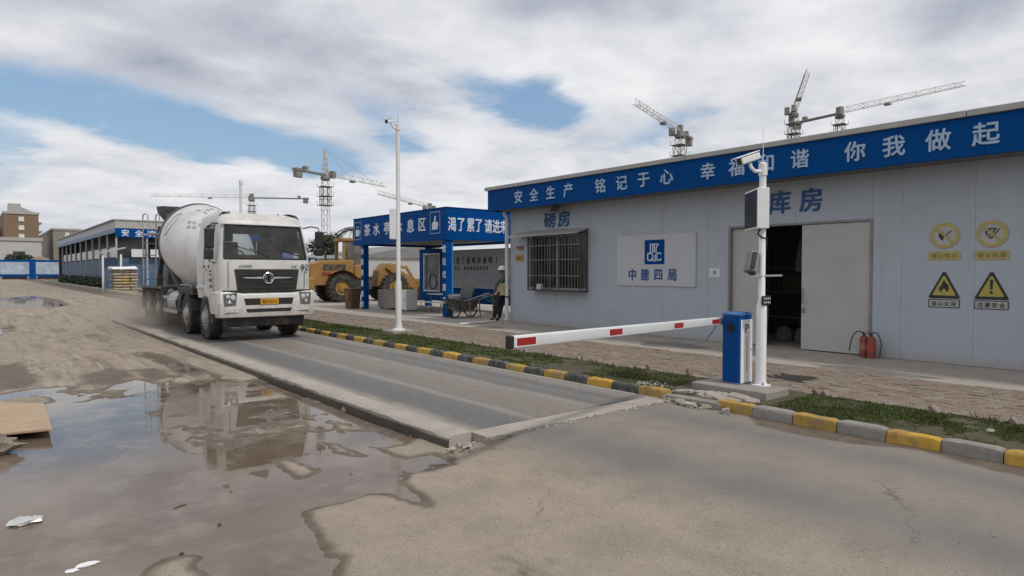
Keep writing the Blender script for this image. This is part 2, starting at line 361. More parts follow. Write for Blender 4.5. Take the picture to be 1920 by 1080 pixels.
# ================================================================ GROUND
def vnoise(x, y, seed=0):
    xi = np.floor(x).astype(np.int64); yi = np.floor(y).astype(np.int64); fx = x-xi; fy = y-yi
    fx = fx*fx*(3-2*fx); fy = fy*fy*(3-2*fy)
    def h(a, b):
        n = (a*374761393 + b*668265263 + seed*974634541) & 0xffffffff
        n = ((n ^ (n >> 13))*1274126177) & 0xffffffff
        n = n ^ (n >> 16)
        return (n & 0xffff)/65535.0
    return (h(xi, yi)*(1-fx)+h(xi+1, yi)*fx)*(1-fy)+(h(xi, yi+1)*(1-fx)+h(xi+1, yi+1)*fx)*fy
def fbm(x, y, seed=0, oct=4, rough=.5):
    a, s, t = 1.0, 0.0, 0.0
    for i in range(oct):
        s = s + a*(vnoise(x*2**i+17.3*i, y*2**i-9.1*i, seed+i)-.5); t += a; a *= rough
    return 2*s/t
def sdist(px, py, poly):
    """signed distance to a polygon, positive outside"""
    d = np.full(px.shape, 1e9); ins = np.zeros(px.shape, bool); n = len(poly)
    for i in range(n):
        ax, ay = poly[i]; bx_, by_ = poly[(i+1) % n]
        ex, ey = bx_-ax, by_-ay; wx, wy = px-ax, py-ay
        t = np.clip((wx*ex+wy*ey)/(ex*ex+ey*ey+1e-12), 0, 1)
        d = np.minimum(d, (wx-ex*t)**2+(wy-ey*t)**2)
        c = ((ay > py) != (by_ > py)) & (px < (bx_-ax)*(py-ay)/(by_-ay+1e-12)+ax); ins ^= c
    d = np.sqrt(d); return np.where(ins, -d, d)
def sstep(a, b, x):
    t = np.clip((x-a)/(b-a), 0, 1); return t*t*(3-2*t)

WATER = -.135
PUD = [(-6, 12.6), (-3, 11.6), (-1, 12.3), (.27, 11.89), (.65, 12.12), (.98, 12.08), (1.31, 11.69), (1.41, 11.11), (1.67, 11.75), (2.02, 12.11), (2.21, 11.3), (2.72, 12.02), (2.80, 13.1), (2.78, 14.39), (2.62, 16.02), (2.86, 16.0), (3.0, 15.11), (3.10, 12.91),
       (3.12, 11.59), (3.22, 10.76), (3.75, 10.9), (3.9, 8.71), (3.9, 7.29), (3.9, 6.0), (3.6, 5.97), (3.43, 5.84), (3.18, 5.89), (3.07, 5.97), (3.06, 5.57), (3.11, 5.36), (3.38, 5.32), (3.48, 5.1), (3.35, 4.95), (3.09, 4.95), (2.92, 4.98),
       (2.72, 4.82), (2.69, 4.51), (2.63, 4.2), (2.57, 4.34), (2.56, 4.61), (2.41, 4.74), (2.21, 4.7), (1.99, 4.7), (1.86, 4.69), (1.78, 4.46), (1.73, 4.09), (1.66, 3.87), (1.71, 3.75), (1.6, 3.62), (1.52, 3.31), (1.3, 2.2), (.2, 1.4), (-2, 1.0), (-6, 2)]
ISL = [[(2.13, 6.16), (2.23, 6.15), (2.32, 5.9), (2.32, 5.52), (2.18, 5.41), (2.11, 5.43), (2.10, 5.75)],
       [(.73, 4.33), (.81, 4.42), (.94, 4.47), (1.07, 4.38), (1.08, 4.32), (1.03, 4.22), (1.04, 3.98), (.9, 3.6), (.69, 4.0)],
       [(2.79, 6.50), (2.86, 6.16), (2.88, 5.68), (2.74, 5.82), (2.68, 6.02)],
       [(-.6, 11.2), (.25, 11.31), (.62, 11.5), (.84, 11.11), (.86, 10.8), (.62, 10.63), (-.4, 10.6)]]
PUD2 = [[(-6, 50), (1.27, 52.39), (3.13, 56.0), (3.98, 48.22), (3.79, 40.44), (2.93, 38.04), (1.72, 38.46), (-6, 36)],
        [(-3, 26.2), (.63, 26.43), (.96, 26.16), (.81, 23.93), (.55, 23.31), (-3, 22.5)]]
WETS = [[(-1, 15), (.35, 15.15), (.6, 15.65), (.81, 13.6), (.9, 12.83), (.54, 12.3), (-1, 12)], [(1.45, 13.0), (1.9, 13.6), (2.1, 12.4), (1.7, 11.6), (1.3, 12.0)],
        [(2.2, 13.3), (2.45, 13.2), (2.5, 12.0), (2.1, 11.8)], [(2.3, 21.0), (2.65, 21.3), (2.7, 20.4), (2.4, 20.2)], [(1.8, 20.3), (2.0, 20.5), (2.05, 19.9)]]
KERBWET = [(6.97, 4.16), (6.47, 3.71), (6.42, 3.22), (6.5, 2.77), (6.70, 2.41), (6.72, 2.2), (6.66, 1.97), (6.55, 1.67), (6.45, 1.2), (6.4, .4), (7.1, .4), (7.1, 4.2)]

def grow(a, b, step, ratio, mx=1e9):
    out = [a]; s = step
    while out[-1] < b: out.append(out[-1]+s); s = min(s*ratio, mx)
    return out
xs = sorted(set([-x for x in grow(.6, 2200, .12, 1.16)] + list(np.arange(-.55, 7.4, .032)) + grow(7.45, 2500, .15, 1.14)))
ys = sorted(set([-x for x in grow(-.8, 700, .12, 1.25)] + list(np.arange(.85, 9.0, .034)) + grow(9.05, 3000, .036, 1.0105, 60)))
xs = np.array(xs); ys = np.array(ys)
GX, GY = np.meshgrid(xs, ys)
px = GX.ravel(); py = GY.ravel()
near = (px > -9) & (px < 9) & (py > -3) & (py < 62)
s = np.full(px.shape, 9.0); nx_, ny_ = px[near], py[near]
jit = .050*fbm(nx_*3.1, ny_*3.1, 3, 4, .6)+.050*fbm(nx_*11, ny_*11, 5, 3, .65)
sn = sdist(nx_, ny_, PUD)
for isl in ISL: sn = np.maximum(sn, -(sdist(nx_, ny_, isl))*1.0)
isn = fbm(nx_*1.5, ny_*.95, 201, 5, .62)
mk = sstep(1.3, 2.0, nx_)*sstep(4.7, 5.3, ny_)*sstep(9.4, 8.0, ny_); mk2 = sstep(10.2, 11.0, ny_)
sn = np.maximum(sn, np.where(mk > .3, (isn-.28)*.35*mk, -9)); sn = np.maximum(sn, np.where((mk2 > .3) & (nx_ > .2), (isn-.12)*.3*mk2, -9))
for p2 in PUD2: sn = np.minimum(sn, sdist(nx_, ny_, p2))
s[near] = sn + jit*np.clip(.4+ny_*.08, .6, 2.0)
h = np.where(s > 0, .019*(1-np.exp(-np.maximum(s, 0)/.10)), -.03*(1-np.exp(np.minimum(s, 0)/.25)))
rough_far = sstep(.15, 1.2, s)
h = h + rough_far*(.010+.018*fbm(px*.8, py*.35, 11, 4)) * (np.abs(px) < 60)
rut = np.abs(fbm(px*2.6+.02*py, py*.16, 21, 3))          # ruts drawn out along the driving direction
h = h - rough_far*.016*np.clip(.22-rut, 0, .22)/.22*sstep(40, 12, py)
h = np.where(s > .02, np.maximum(h, .0035), h)
z = WATER + h
micro = np.zeros_like(z); micro[near] = .0028*fbm(nx_*9, ny_*9, 31, 3)
z = z + micro*sstep(0, .2, np.abs(s))
road = sstep(3.45, 4.35, px+.15*fbm(px*1.5, py*1.5, 41, 3)+(py-5.2)*.12)*sstep(5.45, 5.2, py)     # slab in front of the weighbridge
zr = -.012 + .006*fbm(px*.9, py*.9, 51, 4) - .010*np.clip((px-6.0)/.8, 0, 1)
z = z*(1-road)+zr*road
z = np.where((px > 6.85) & (py > -60), -.16, z)
z = np.where((py > 27) & (s > .05), np.maximum(z, -.13), z)
V = np.column_stack([px, py, z]); nxn, nyn = len(xs), len(ys)
idx = np.arange(nxn*nyn).reshape(nyn, nxn)
F = np.column_stack([idx[:-1, :-1].ravel(), idx[:-1, 1:].ravel(), idx[1:, 1:].ravel(), idx[1:, :-1].ravel()])
me = bpy.data.meshes.new('ground'); me.vertices.add(len(V)); me.vertices.foreach_set('co', V.ravel())
me.loops.add(F.size); me.loops.foreach_set('vertex_index', F.ravel()); me.polygons.add(len(F))
me.polygons.foreach_set('loop_start', np.arange(len(F))*4); me.polygons.foreach_set('use_smooth', np.ones(len(F), bool)); me.update(calc_edges=True)
# what the surface is made of: damp, slab grey, dry sandy mud
wet = sstep(.0125, .006, z-WATER)*(1-road)
wn = np.zeros_like(wet); wj = .10*fbm(nx_*2.2, ny_*1.4, 61, 4)+.05*fbm(nx_*8, ny_*8, 66, 3)
for wpoly in WETS: wn[near] = np.maximum(wn[near], sstep(.14, -.10, sdist(nx_, ny_, wpoly)+2.6*wj+.12*fbm(nx_*5, ny_*1.6, 64, 4, .65)))
wn[near] = np.maximum(wn[near], sstep(.05, -.03, sdist(nx_, ny_, KERBWET)+.6*wj))
patch = np.zeros_like(wet); patch[near] = sstep(.38, .56, fbm(nx_*1.1, ny_*.5, 71, 5, .6))*sstep(1.2, .1, s[near])
wet = np.clip(np.maximum(wet, wn)+.6*patch, 0, 1)
lane = np.exp(-((px-4.75+.25*np.sin(py*.4))/.42)**2)+np.exp(-((px-6.15)/.30)**2)*.8+.75*np.exp(-((px-2.4-.10*(py-3))/.35)**2)*(py < 5.2)
tone = np.clip(road*(.48+.70*lane*(.75+.6*fbm(px*.7, py*2.2, 81, 4))), 0, 1)
sand = np.clip(.5+.8*fbm(px*.55, py*.25, 91, 5, .55), 0, 1)
for nme, arr in (('wet', wet), ('tone', tone), ('sand', sand), ('yard', (1-.85*road)*(.12+.88*sstep(5.2, 9.0, py)))):
    at = me.attributes.new(nme, 'FLOAT', 'POINT'); at.data.foreach_set('value', arr.astype(np.float32))

def ground_mat():
    m = bpy.data.materials.new('yard_ground'); m.use_nodes = True; nt = m.node_tree; N = nt.nodes; L = nt.links; b = N['Principled BSDF']
    g = N.new('ShaderNodeNewGeometry')
    def at(n):
        a = N.new('ShaderNodeAttribute'); a.attribute_name = n; return a.outputs['Fac']
    def noise(sc, det=6, ro=.6, st=(1, 1, 1), rot=0.0):
        mp = N.new('ShaderNodeMapping'); mp.inputs['Scale'].default_value = st; mp.inputs['Rotation'].default_value = (0, 0, rot); L.new(g.outputs['Position'], mp.inputs['Vector'])
        n = N.new('ShaderNodeTexNoise'); n.inputs['Scale'].default_value = sc; n.inputs['Detail'].default_value = det; n.inputs['Roughness'].default_value = ro
        L.new(mp.outputs[0], n.inputs['Vector']); return n.outputs['Fac']
    def mix(f, a, c):
        x = N.new('ShaderNodeMix'); x.data_type = 'RGBA'
        (L.new(f, x.inputs['Factor']) if not isinstance(f, float) else setattr(x.inputs['Factor'], 'default_value', f))
        for k, v in (('A', a), ('B', c)):
            if isinstance(v, tuple): x.inputs[k].default_value = (*v, 1)
            else: L.new(v, x.inputs[k])
        return x.outputs['Result']
    def rng(f, a, c, lo=0., hi=1.):
        r = N.new('ShaderNodeMapRange'); L.new(f, r.inputs[0])
        for i, v in enumerate((a, c, lo, hi)): r.inputs[i+1].default_value = v
        return r.outputs[0]
    def mul(a, b2):
        x = N.new('ShaderNodeMath'); x.operation = 'MULTIPLY'; L.new(a, x.inputs[0]); L.new(b2, x.inputs[1]); return x.outputs[0]
    c = mix(at('sand'), (.285, .245, .205), (.34, .275, .205))
    c = mix(rng(noise(2.3), .42, .66), c, (.245, .205, .165))
    c = mix(mul(at('yard'), rng(noise(9, 8, .7, (1, .35, 1)), .52, .72, 0, .9)), c, (.175, .14, .105))
    c = mix(rng(noise(6, 8, .7), .55, .75, 0, .5), c, (.19, .155, .12))
    c = mix(mul(at('yard'), rng(noise(2.6, 7, .62, (1.7, .14, 1), .16), .48, .64, 0, .85)), c, (.165, .13, .098))
    c = mix(mul(at('yard'), rng(noise(5.5, 7, .62, (1.7, .10, 1), .10), .54, .66, 0, .8)), c, (.38, .33, .27))
    c = mix(rng(noise(110, 3, .6), .54, .66, 0, .7), c, (.115, .10, .085))
    c = mix(rng(noise(140, 2, .6), .58, .68, 0, .7), c, (.45, .41, .355))
    c = mix(rng(noise(24, 8, .7), .58, .74, 0, .6), c, (.37, .32, .26))
    c = mix(at('tone'), c, (.158, .152, .144))
    c = mix(rng(noise(55, 3, .5), .62, .70, 0, .55), c, (.13, .105, .08))
    vo = N.new('ShaderNodeTexVoronoi'); vo.feature = 'DISTANCE_TO_EDGE'; vo.inputs['Scale'].default_value = .42
    vm = N.new('ShaderNodeVectorMath'); vm.operation = 'MULTIPLY_ADD'; L.new(g.outputs['Position'], vm.inputs[0]); vm.inputs[1].default_value = (1, 1, 0)
    nn_ = N.new('ShaderNodeTexNoise'); nn_.inputs['Scale'].default_value = 1.6; nn_.inputs['Detail'].default_value = 8; nn_.inputs['Roughness'].default_value = .7; L.new(g.outputs['Position'], nn_.inputs['Vector'])
    vs_ = N.new('ShaderNodeVectorMath'); vs_.operation = 'SCALE'; vs_.inputs['Scale'].default_value = .55; L.new(nn_.outputs['Color'], vs_.inputs[0]); L.new(vs_.outputs[0], vm.inputs[2]); L.new(vm.outputs[0], vo.inputs['Vector'])
    crk = rng(vo.outputs['Distance'], .0, .0055, 1., 0.)
    mm_ = N.new('ShaderNodeMath'); mm_.operation = 'MULTIPLY'; L.new(crk, mm_.inputs[0]); L.new(rng(noise(1.1, 3), .50, .62), mm_.inputs[1])
    m3_ = N.new('ShaderNodeMath'); m3_.operation = 'MULTIPLY'; L.new(mm_.outputs[0], m3_.inputs[0]); m3_.inputs[1].default_value = .75
    c = mix(m3_.outputs[0], c, (.075, .06, .048))
    wetc = mix(rng(noise(5, 6, .65), .4, .65), (.105, .078, .055), (.14, .112, .085))
    c = mix(at('wet'), c, wetc); dk = N.new('ShaderNodeVectorMath'); dk.operation = 'SCALE'; dk.inputs['Scale'].default_value = .98; L.new(c, dk.inputs[0]); L.new(dk.outputs[0], b.inputs['Base Color'])
    rr = N.new('ShaderNodeMapRange'); L.new(at('wet'), rr.inputs[0]); rr.inputs[3].default_value = .93; rr.inputs[4].default_value = .68; L.new(rr.outputs[0], b.inputs['Roughness'])
    b.inputs['Specular IOR Level'].default_value = .35
    bp = N.new('ShaderNodeBump'); bp.inputs['Strength'].default_value = .55; bp.inputs['Distance'].default_value = .012
    L.new(noise(30, 8, .65), bp.inputs['Height']); L.new(bp.outputs[0], b.inputs['Normal'])
    return m
me.materials.append(ground_mat())
ground = bpy.data.objects.new('ground', me); COL.objects.link(ground); tag(ground, kind='structure', label='tan muddy concrete yard with tyre tracks and puddles')

def water_mat():
    m = bpy.data.materials.new('muddy_water'); m.use_nodes = True; nt = m.node_tree; N = nt.nodes; L = nt.links; b = N['Principled BSDF']
    b.inputs['IOR'].default_value = 1.36; b.inputs['Roughness'].default_value = .015; b.inputs['Specular IOR Level'].default_value = .5
    g = N.new('ShaderNodeNewGeometry'); n = N.new('ShaderNodeTexNoise'); n.inputs['Scale'].default_value = 1.3; n.inputs['Detail'].default_value = 6; L.new(g.outputs['Position'], n.inputs['Vector'])
    r = N.new('ShaderNodeValToRGB'); L.new(n.outputs['Fac'], r.inputs[0]); r.color_ramp.elements[0].position = .35; r.color_ramp.elements[1].position = .7
    r.color_ramp.elements[0].color = (.118, .088, .064, 1); r.color_ramp.elements[1].color = (.165, .128, .096, 1)
    nf = N.new('ShaderNodeTexNoise'); nf.inputs['Scale'].default_value = 2.1; nf.inputs['Detail'].default_value = 9; nf.inputs['Roughness'].default_value = .68; L.new(g.outputs['Position'], nf.inputs['Vector'])
    ff = N.new('ShaderNodeMapRange'); L.new(nf.outputs['Fac'], ff.inputs[0]); ff.inputs[1].default_value = .47; ff.inputs[2].default_value = .68      # silt scum on the shallows
    sx_ = N.new('ShaderNodeMix'); sx_.data_type = 'RGBA'; L.new(ff.outputs[0], sx_.inputs['Factor']); L.new(r.outputs[0], sx_.inputs['A']); sx_.inputs['B'].default_value = (.205, .168, .132, 1); L.new(sx_.outputs['Result'], b.inputs['Base Color'])
    fr = N.new('ShaderNodeMapRange'); L.new(ff.outputs[0], fr.inputs[0]); fr.inputs[3].default_value = .015; fr.inputs[4].default_value = .22; L.new(fr.outputs[0], b.inputs['Roughness'])
    n2 = N.new('ShaderNodeTexNoise'); n2.inputs['Scale'].default_value = 4; n2.inputs['Detail'].default_value = 2; L.new(g.outputs['Position'], n2.inputs['Vector'])
    bp = N.new('ShaderNodeBump'); bp.inputs['Strength'].default_value = .10; bp.inputs['Distance'].default_value = .004; L.new(n2.outputs['Fac'], bp.inputs['Height']); L.new(bp.outputs[0], b.inputs['Normal'])
    return m
m_water = water_mat()
w = MB(); w.quad((-8, 0, WATER), (3.56, 0, WATER), (3.56, 60, WATER), (-8, 60, WATER))
tag(w.build('puddle', m_water), kind='structure', label='brown muddy puddle reflecting the truck and the cloudy sky')

# ---------------------------------------------------------------- weighbridge
def deck_mat():
    m = bpy.data.materials.new('weighbridge_deck'); m.use_nodes = True; nt = m.node_tree; N = nt.nodes; L = nt.links; b = N['Principled BSDF']
    g = N.new('ShaderNodeNewGeometry'); sp = N.new('ShaderNodeSeparateXYZ'); L.new(g.outputs['Position'], sp.inputs[0])
    def noise(sc, det, ro, st):
        mp = N.new('ShaderNodeMapping'); mp.inputs['Scale'].default_value = st; L.new(g.outputs['Position'], mp.inputs['Vector'])
        n = N.new('ShaderNodeTexNoise'); n.inputs['Scale'].default_value = sc; n.inputs['Detail'].default_value = det; n.inputs['Roughness'].default_value = ro; L.new(mp.outputs[0], n.inputs['Vector']); return n.outputs['Fac']
    wob = N.new('ShaderNodeMath'); wob.operation = 'MULTIPLY_ADD'; L.new(noise(1.1, 5, .6, (1, .3, 1)), wob.inputs[0]); wob.inputs[1].default_value = .26; L.new(sp.outputs[0], wob.inputs[2])
    mr = N.new('ShaderNodeMapRange'); L.new(wob.outputs[0], mr.inputs[0]); mr.inputs[1].default_value = 3.75; mr.inputs[2].default_value = 6.95
    r = N.new('ShaderNodeValToRGB'); L.new(mr.outputs[0], r.inputs[0]); e = r.color_ramp.elements
    e[0].position = 0; e[0].color = (.29, .255, .22, 1); e[1].position = 1; e[1].color = (.25, .235, .215, 1)
    for p, c in ((.10, (.285, .255, .22)), (.15, (.125, .123, .12)), (.24, (.115, .114, .112)), (.33, (.14, .138, .135)), (.37, (.25, .235, .215)), (.40, (.185, .165, .145)), (.52, (.20, .172, .148)), (.62, (.22, .192, .166)), (.68, (.24, .225, .205)), (.72, (.125, .122, .118)), (.80, (.16, .155, .15)), (.86, (.12, .118, .114)), (.93, (.21, .20, .185))):
        x = e.new(p); x.color = (*c, 1)
    n2 = noise(7, 8, .7, (1, .22, 1)); rr = N.new('ShaderNodeMapRange'); L.new(n2, rr.inputs[0]); rr.inputs[1].default_value = .5; rr.inputs[2].default_value = .75; rr.inputs[4].default_value = .6
    mx = N.new('ShaderNodeMix'); mx.data_type = 'RGBA'; L.new(rr.outputs[0], mx.inputs['Factor']); L.new(r.outputs[0], mx.inputs['A']); mx.inputs['B'].default_value = (.13, .11, .095, 1)
    n3 = noise(18, 6, .7, (1, .5, 1)); r3 = N.new('ShaderNodeMapRange'); L.new(n3, r3.inputs[0]); r3.inputs[1].default_value = .56; r3.inputs[2].default_value = .72; r3.inputs[4].default_value = .55
    m2 = N.new('ShaderNodeMix'); m2.data_type = 'RGBA'; L.new(r3.outputs[0], m2.inputs['Factor']); L.new(mx.outputs['Result'], m2.inputs['A']); m2.inputs['B'].default_value = (.33, .295, .255, 1)
    n4 = noise(1.4, 7, .7, (1, .5, 1)); r4 = N.new('ShaderNodeMapRange'); L.new(n4, r4.inputs[0]); r4.inputs[1].default_value = .58; r4.inputs[2].default_value = .70; r4.inputs[4].default_value = .6
    m4 = N.new('ShaderNodeMix'); m4.data_type = 'RGBA'; L.new(r4.outputs[0], m4.inputs['Factor']); L.new(m2.outputs['Result'], m4.inputs['A']); m4.inputs['B'].default_value = (.105, .095, .085, 1)
    n5 = noise(90, 3, .6, (1, 1, 1)); r5 = N.new('ShaderNodeMapRange'); L.new(n5, r5.inputs[0]); r5.inputs[1].default_value = .57; r5.inputs[2].default_value = .68; r5.inputs[4].default_value = .6
    m5 = N.new('ShaderNodeMix'); m5.data_type = 'RGBA'; L.new(r5.outputs[0], m5.inputs['Factor']); L.new(m4.outputs['Result'], m5.inputs['A']); m5.inputs['B'].default_value = (.36, .33, .295, 1)
    dk = N.new('ShaderNodeVectorMath'); dk.operation = 'SCALE'; dk.inputs['Scale'].default_value = .94; L.new(m5.outputs['Result'], dk.inputs[0]); L.new(dk.outputs[0], b.inputs['Base Color']); b.inputs['Roughness'].default_value = .72; b.inputs['Specular IOR Level'].default_value = .4
    bp = N.new('ShaderNodeBump'); bp.inputs['Strength'].default_value = .3; bp.inputs['Distance'].default_value = .008; L.new(noise(30, 6, .65, (1, .6, 1)), bp.inputs['Height']); L.new(bp.outputs[0], b.inputs['Normal'])
    return m
m_deck = deck_mat()
wb = thing('weighbridge', 'long grey vehicle weighbridge platform under the mixer truck', 'weighbridge', (5.2, 15.6, -.13), world=True)
d = MB()
for k in range(3):
    y0 = 5.44+k*6.79; d = MB(); d.bx(3.90, 6.70, y0+.006, y0+6.784, -.14, 0); d.build('deck_plate', m_deck, wb, bevel=.004, seg=1)
for k in range(7):      # cast side beam in lengths, chipped
    y0 = 5.37+k*2.92; b_ = MB()
    n = 16; rings = []
    for i in range(n+1):
        y = y0+.003+(2.914)*i/n; j = lambda a: random.uniform(-a, a)
        rings.append([(3.615+j(.008), y, -.16), (3.89, y, -.16), (3.895, y, .004+j(.002)), (3.66+j(.005), y, .004+j(.003)), (3.622+j(.012), y, -.018+j(.009))])
    b_.loft(rings); o = b_.build('side_beam', m_conc_l, wb)
    f = MB(); rr_ = []
    for i in range(n+1):      # damp stained outer face below the lip
        y = y0+.003+2.914*i/n; f_ = random.uniform(0, .012)
        rr_.append([(3.612-f_*.5, y, -.15), (3.616, y, -.15), (3.616, y, -.036-f_), (3.609-f_*.4, y, -.042-f_)])
    f.loft(rr_); f.build('damp_face', m_conc_d, o)
# end beam (front strip) and right margin with open slot
e_ = MB(); rings = []
for i in range(25):
    x = 3.905+(6.74-3.905)*i/24; j = random.uniform(-.012, .012)
    rings.append([(x, 5.145+j, -.15), (x, 5.435, -.15), (x, 5.43, -.004), (x, 5.165+j, -.003), (x, 5.148+j, -.014)])
e_.loft(rings); e_.build('end_beam', m_conc_l, wb)
b_ = MB(); b_.bx(6.745, 6.85, 5.1, 26.2, -.16, -.004); b_.build('right_margin', m_conc, wb, bevel=.006, seg=1)

# ---------------------------------------------------------------- kerb of painted stones
def kerb_stone_mesh(mat, L_=.462, seed=0):
    rnd = random.Random(seed); b = MB(); n = 8; rings = []
    prof = [(0, -.14), (.135, -.14), (.135, .085), (.115, .103), (.035, .105), (.010, .090), (0, .06)]
    for i in range(n+1):
        y = -L_/2+L_*i/n; edge = .012 if i in (0, n) else 0
        rings.append([(x+rnd.uniform(-.003, .003)+(edge*.5 if x < .05 else -edge*.5), y, zz-(edge if zz > .05 else 0)+rnd.uniform(-.003, .003)) for x, zz in prof])
    b.loft(rings); return b.mesh('kerb_stone', mat, smooth=True)
KS = {k: [kerb_stone_mesh(m_, seed=i+10*q) for i in range(4)] for q, (k, m_) in enumerate((('y', m_yellow), ('b', m_kblack), ('g', m_kgrey), ('w', m_yellow2)))}
kerb = thing('kerb', 'low roadside kerb painted in alternating yellow and black blocks', 'kerb', (6.85, 10, 0), world=True)
y = 5.20; i = 0
def put(k, y, dx=0, dz=0, rz=0):
    o = place_mesh('kerb_stone', random.choice(KS['w'] if k == 'y' and random.random() < .35 else KS[k]), kerb, (6.86+dx+random.uniform(-.006, .006), y, dz+random.uniform(-.006, .004)), (random.uniform(-.012, .012), random.uniform(-.03, .03), rz+random.uniform(-.012, .012)))
    return o
yy = 5.20+.235; i = 0
while yy < 34:
    put('y' if i % 2 == 0 else 'b', yy); yy += .472; i += 1
# broken grey length beside the barrier plinth, then yellow and bare grey towards the right
for yb, dx, rz in ((4.98, -.03, .10), (4.62, -.05, .05)): put('g', yb, dx, -.035, rz)
yy = 4.62-.40; i = 0
while yy > -1.2:
    put('y' if i % 2 == 0 else 'g', yy, -.02); yy -= .472; i += 1
# far side: kerb continuing past the weighbridge towards the shed
fk = thing('kerb', 'dusty grey kerb beyond the weighbridge leading to the blue shed', 'kerb', (8.4, 60, -.1), world=True)
for k in range(40):
    b = MB(); y0 = 40+k*2.4; b.bx(8.25+.01*k, 8.55+.01*k, y0, y0+2.38, -.2, .12+random.uniform(-.03, .02)); b.build('kerb_stone', m_conc_l, fk, bevel=.04)

# ---------------------------------------------------------------- verge, pavement, apron
m_soil = M('verge_soil', (.07, .06, .036), .95, var=.3, vs=4, dirt=((.05, .065, .025), .75, 2.5), bump=.6, bs=18)
gy = np.arange(-3, 36, .12); vv = MB(); rings = []
for y in gy:
    r_ = []
    for k in range(13):
        x = 6.99+(8.37-6.99)*k/12; r_.append((x, y, .052+.012*float(fbm(np.array([x*2.3]), np.array([y*2.3]), 7, 3)[0])))
    rings.append(r_)
vv.loft(rings, closed=False); verge = vv.build('verge', m_soil, smooth=True); tag(verge, kind='structure', label='narrow strip of soil and turf behind the kerb')
# short turf: single blades
nb = 150000
rx = np.random.uniform(6.99, 8.36, nb); ry = 1.0+30*np.random.rand(nb)**1.9
dens = fbm(rx*1.4, ry*.9, 101, 4, .6)+.55*fbm(rx*6, ry*6, 105, 2)
keep = (dens > -.36) & ~((rx > 7.25) & (ry > 4.0) & (ry < 5.5)) & ~((abs(rx-8.4) < .45) & (abs(ry-14.8) < .5))
rx, ry = rx[keep], ry[keep]; nb = len(rx)
ang = np.random.uniform(0, 2*np.pi, nb); hh = np.random.uniform(.010, .028, nb)*np.clip(1+dens[keep], .5, 1.6)*np.where(np.random.rand(nb) < .02, 2.6, 1.0); ww = np.random.uniform(.004, .009, nb)*(1+ry*.07); lean = np.random.uniform(-.03, .03, (nb, 2))
base = np.column_stack([rx, ry, np.full(nb, .046)]); sd = np.column_stack([np.cos(ang)*ww, np.sin(ang)*ww, np.zeros(nb)])
tip = base+np.column_stack([lean, hh])
GV = np.empty((nb*3, 3)); GV[0::3] = base-sd; GV[1::3] = base+sd; GV[2::3] = tip
gm = bpy.data.meshes.new('grass'); gm.vertices.add(nb*3); gm.vertices.foreach_set('co', GV.ravel()); gm.loops.add(nb*3); gm.loops.foreach_set('vertex_index', np.arange(nb*3)); gm.polygons.add(nb); gm.polygons.foreach_set('loop_start', np.arange(nb)*3); gm.update(calc_edges=True)
m_grass = M('grass', (.068, .094, .028), .85, var=.5, vs=2.2, dirt=((.125, .098, .05), .75, 2.6), spec=.15)
gm.materials.append(m_grass); go = bpy.data.objects.new('grass', gm); COL.objects.link(go); tag(go, 'short patchy green turf between kerb and brick pavement', 'grass', kind='stuff')

m_brick = [M('paver_%d' % i, c, .88, var=.16, vs=7, dirt=((.12, .095, .07), .5, 6), bump=.35, bs=45) for i, c in enumerate(((.21, .165, .13), (.185, .145, .115), (.235, .195, .16), (.20, .15, .115)))]
pav = MB(); pav.bx(8.36, 10.72, -3, 36, -.06, .018); pav = pav.build('pavement', M('paver_bed', (.10, .08, .06), .95, var=.3, bump=.5)); tag(pav, kind='structure', label='brown brick pavement between the turf strip and the wall')
def brick_mesh(mat, sd_):
    r_ = random.Random(sd_); b = MB(); w, l, hgt = .0485, .0985, .05; t = .006
    for zz, q in ((-hgt, 0), (-t, 0), (0, t)):
        pass
    rings = [[(-w, -l, -hgt), (w, -l, -hgt), (w, l, -hgt), (-w, l, -hgt)], [(-w, -l, -t), (w, -l, -t), (w, l, -t), (-w, l, -t)],
             [(-w+t, -l+t, r_.uniform(-.002, .002)), (w-t, -l+t, r_.uniform(-.002, .002)), (w-t, l-t, r_.uniform(-.002, .002)), (-w+t, l-t, r_.uniform(-.002, .002))]]
    b.loft(rings, cap0=False); return b
BM = [[brick_mesh(None, 10*k+i) for i in range(3)] for k in range(4)]
BMe = [[b.mesh('brick', m_brick[k]) for b in BM[k]] for k in range(4)]
bricks = []
for r_ in range(22):
    x = 8.44+r_*.1045; y = 1.2+(r_ % 2)*.103
    while y < 34:
        bricks.append((x, y)); y += .2065
cx_, cy_ = math.sin(R(39.5)), math.cos(R(39.5))
def rank(p):
    az = math.degrees(math.atan2(p[0], p[1])); hid = 0 if az < 77.8 else 40
    if 8.25 < p[0] < 9.0 and 4.3 < p[1] < 6.6: hid = 6
    return math.hypot(*p)+hid
bricks.sort(key=rank)
rest = [MB() for _ in range(4)]
for q, (x, y) in enumerate(bricks):
    sag = .018*float(fbm(np.array([x*1.1]), np.array([y*1.1]), 131, 3)[0])
    if 9.15 < x < 9.75 and 4.55 < y < 5.2: continue          # missing bricks: shallow hole
    k = random.randrange(4); zz = .052+sag+random.uniform(-.006, .005); tx, ty, tz = (random.gauss(0, .028) for _ in range(3))
    if q < 296: place_mesh('brick', random.choice(BMe[k]), pav, (x, y, zz), (tx, ty, tz*.6))
    else:
        if math.degrees(math.atan2(x, y)) > 84: continue
        b = BM[k][q % 3]; mb = rest[k]; o_ = len(mb.v); mt = Matrix.Translation((x, y, zz)) @ Matrix.Rotation(tx, 4, 'X') @ Matrix.Rotation(ty, 4, 'Y') @ Matrix.Rotation(tz*.6, 4, 'Z')
        mb.v += [tuple(mt @ Vector(v)) for v in b.v]; mb.f += [tuple(o_+i for i in f) for f in b.f]
for k in range(4): tag(rest[k].build('bricks', m_brick[k], pav), kind='stuff')
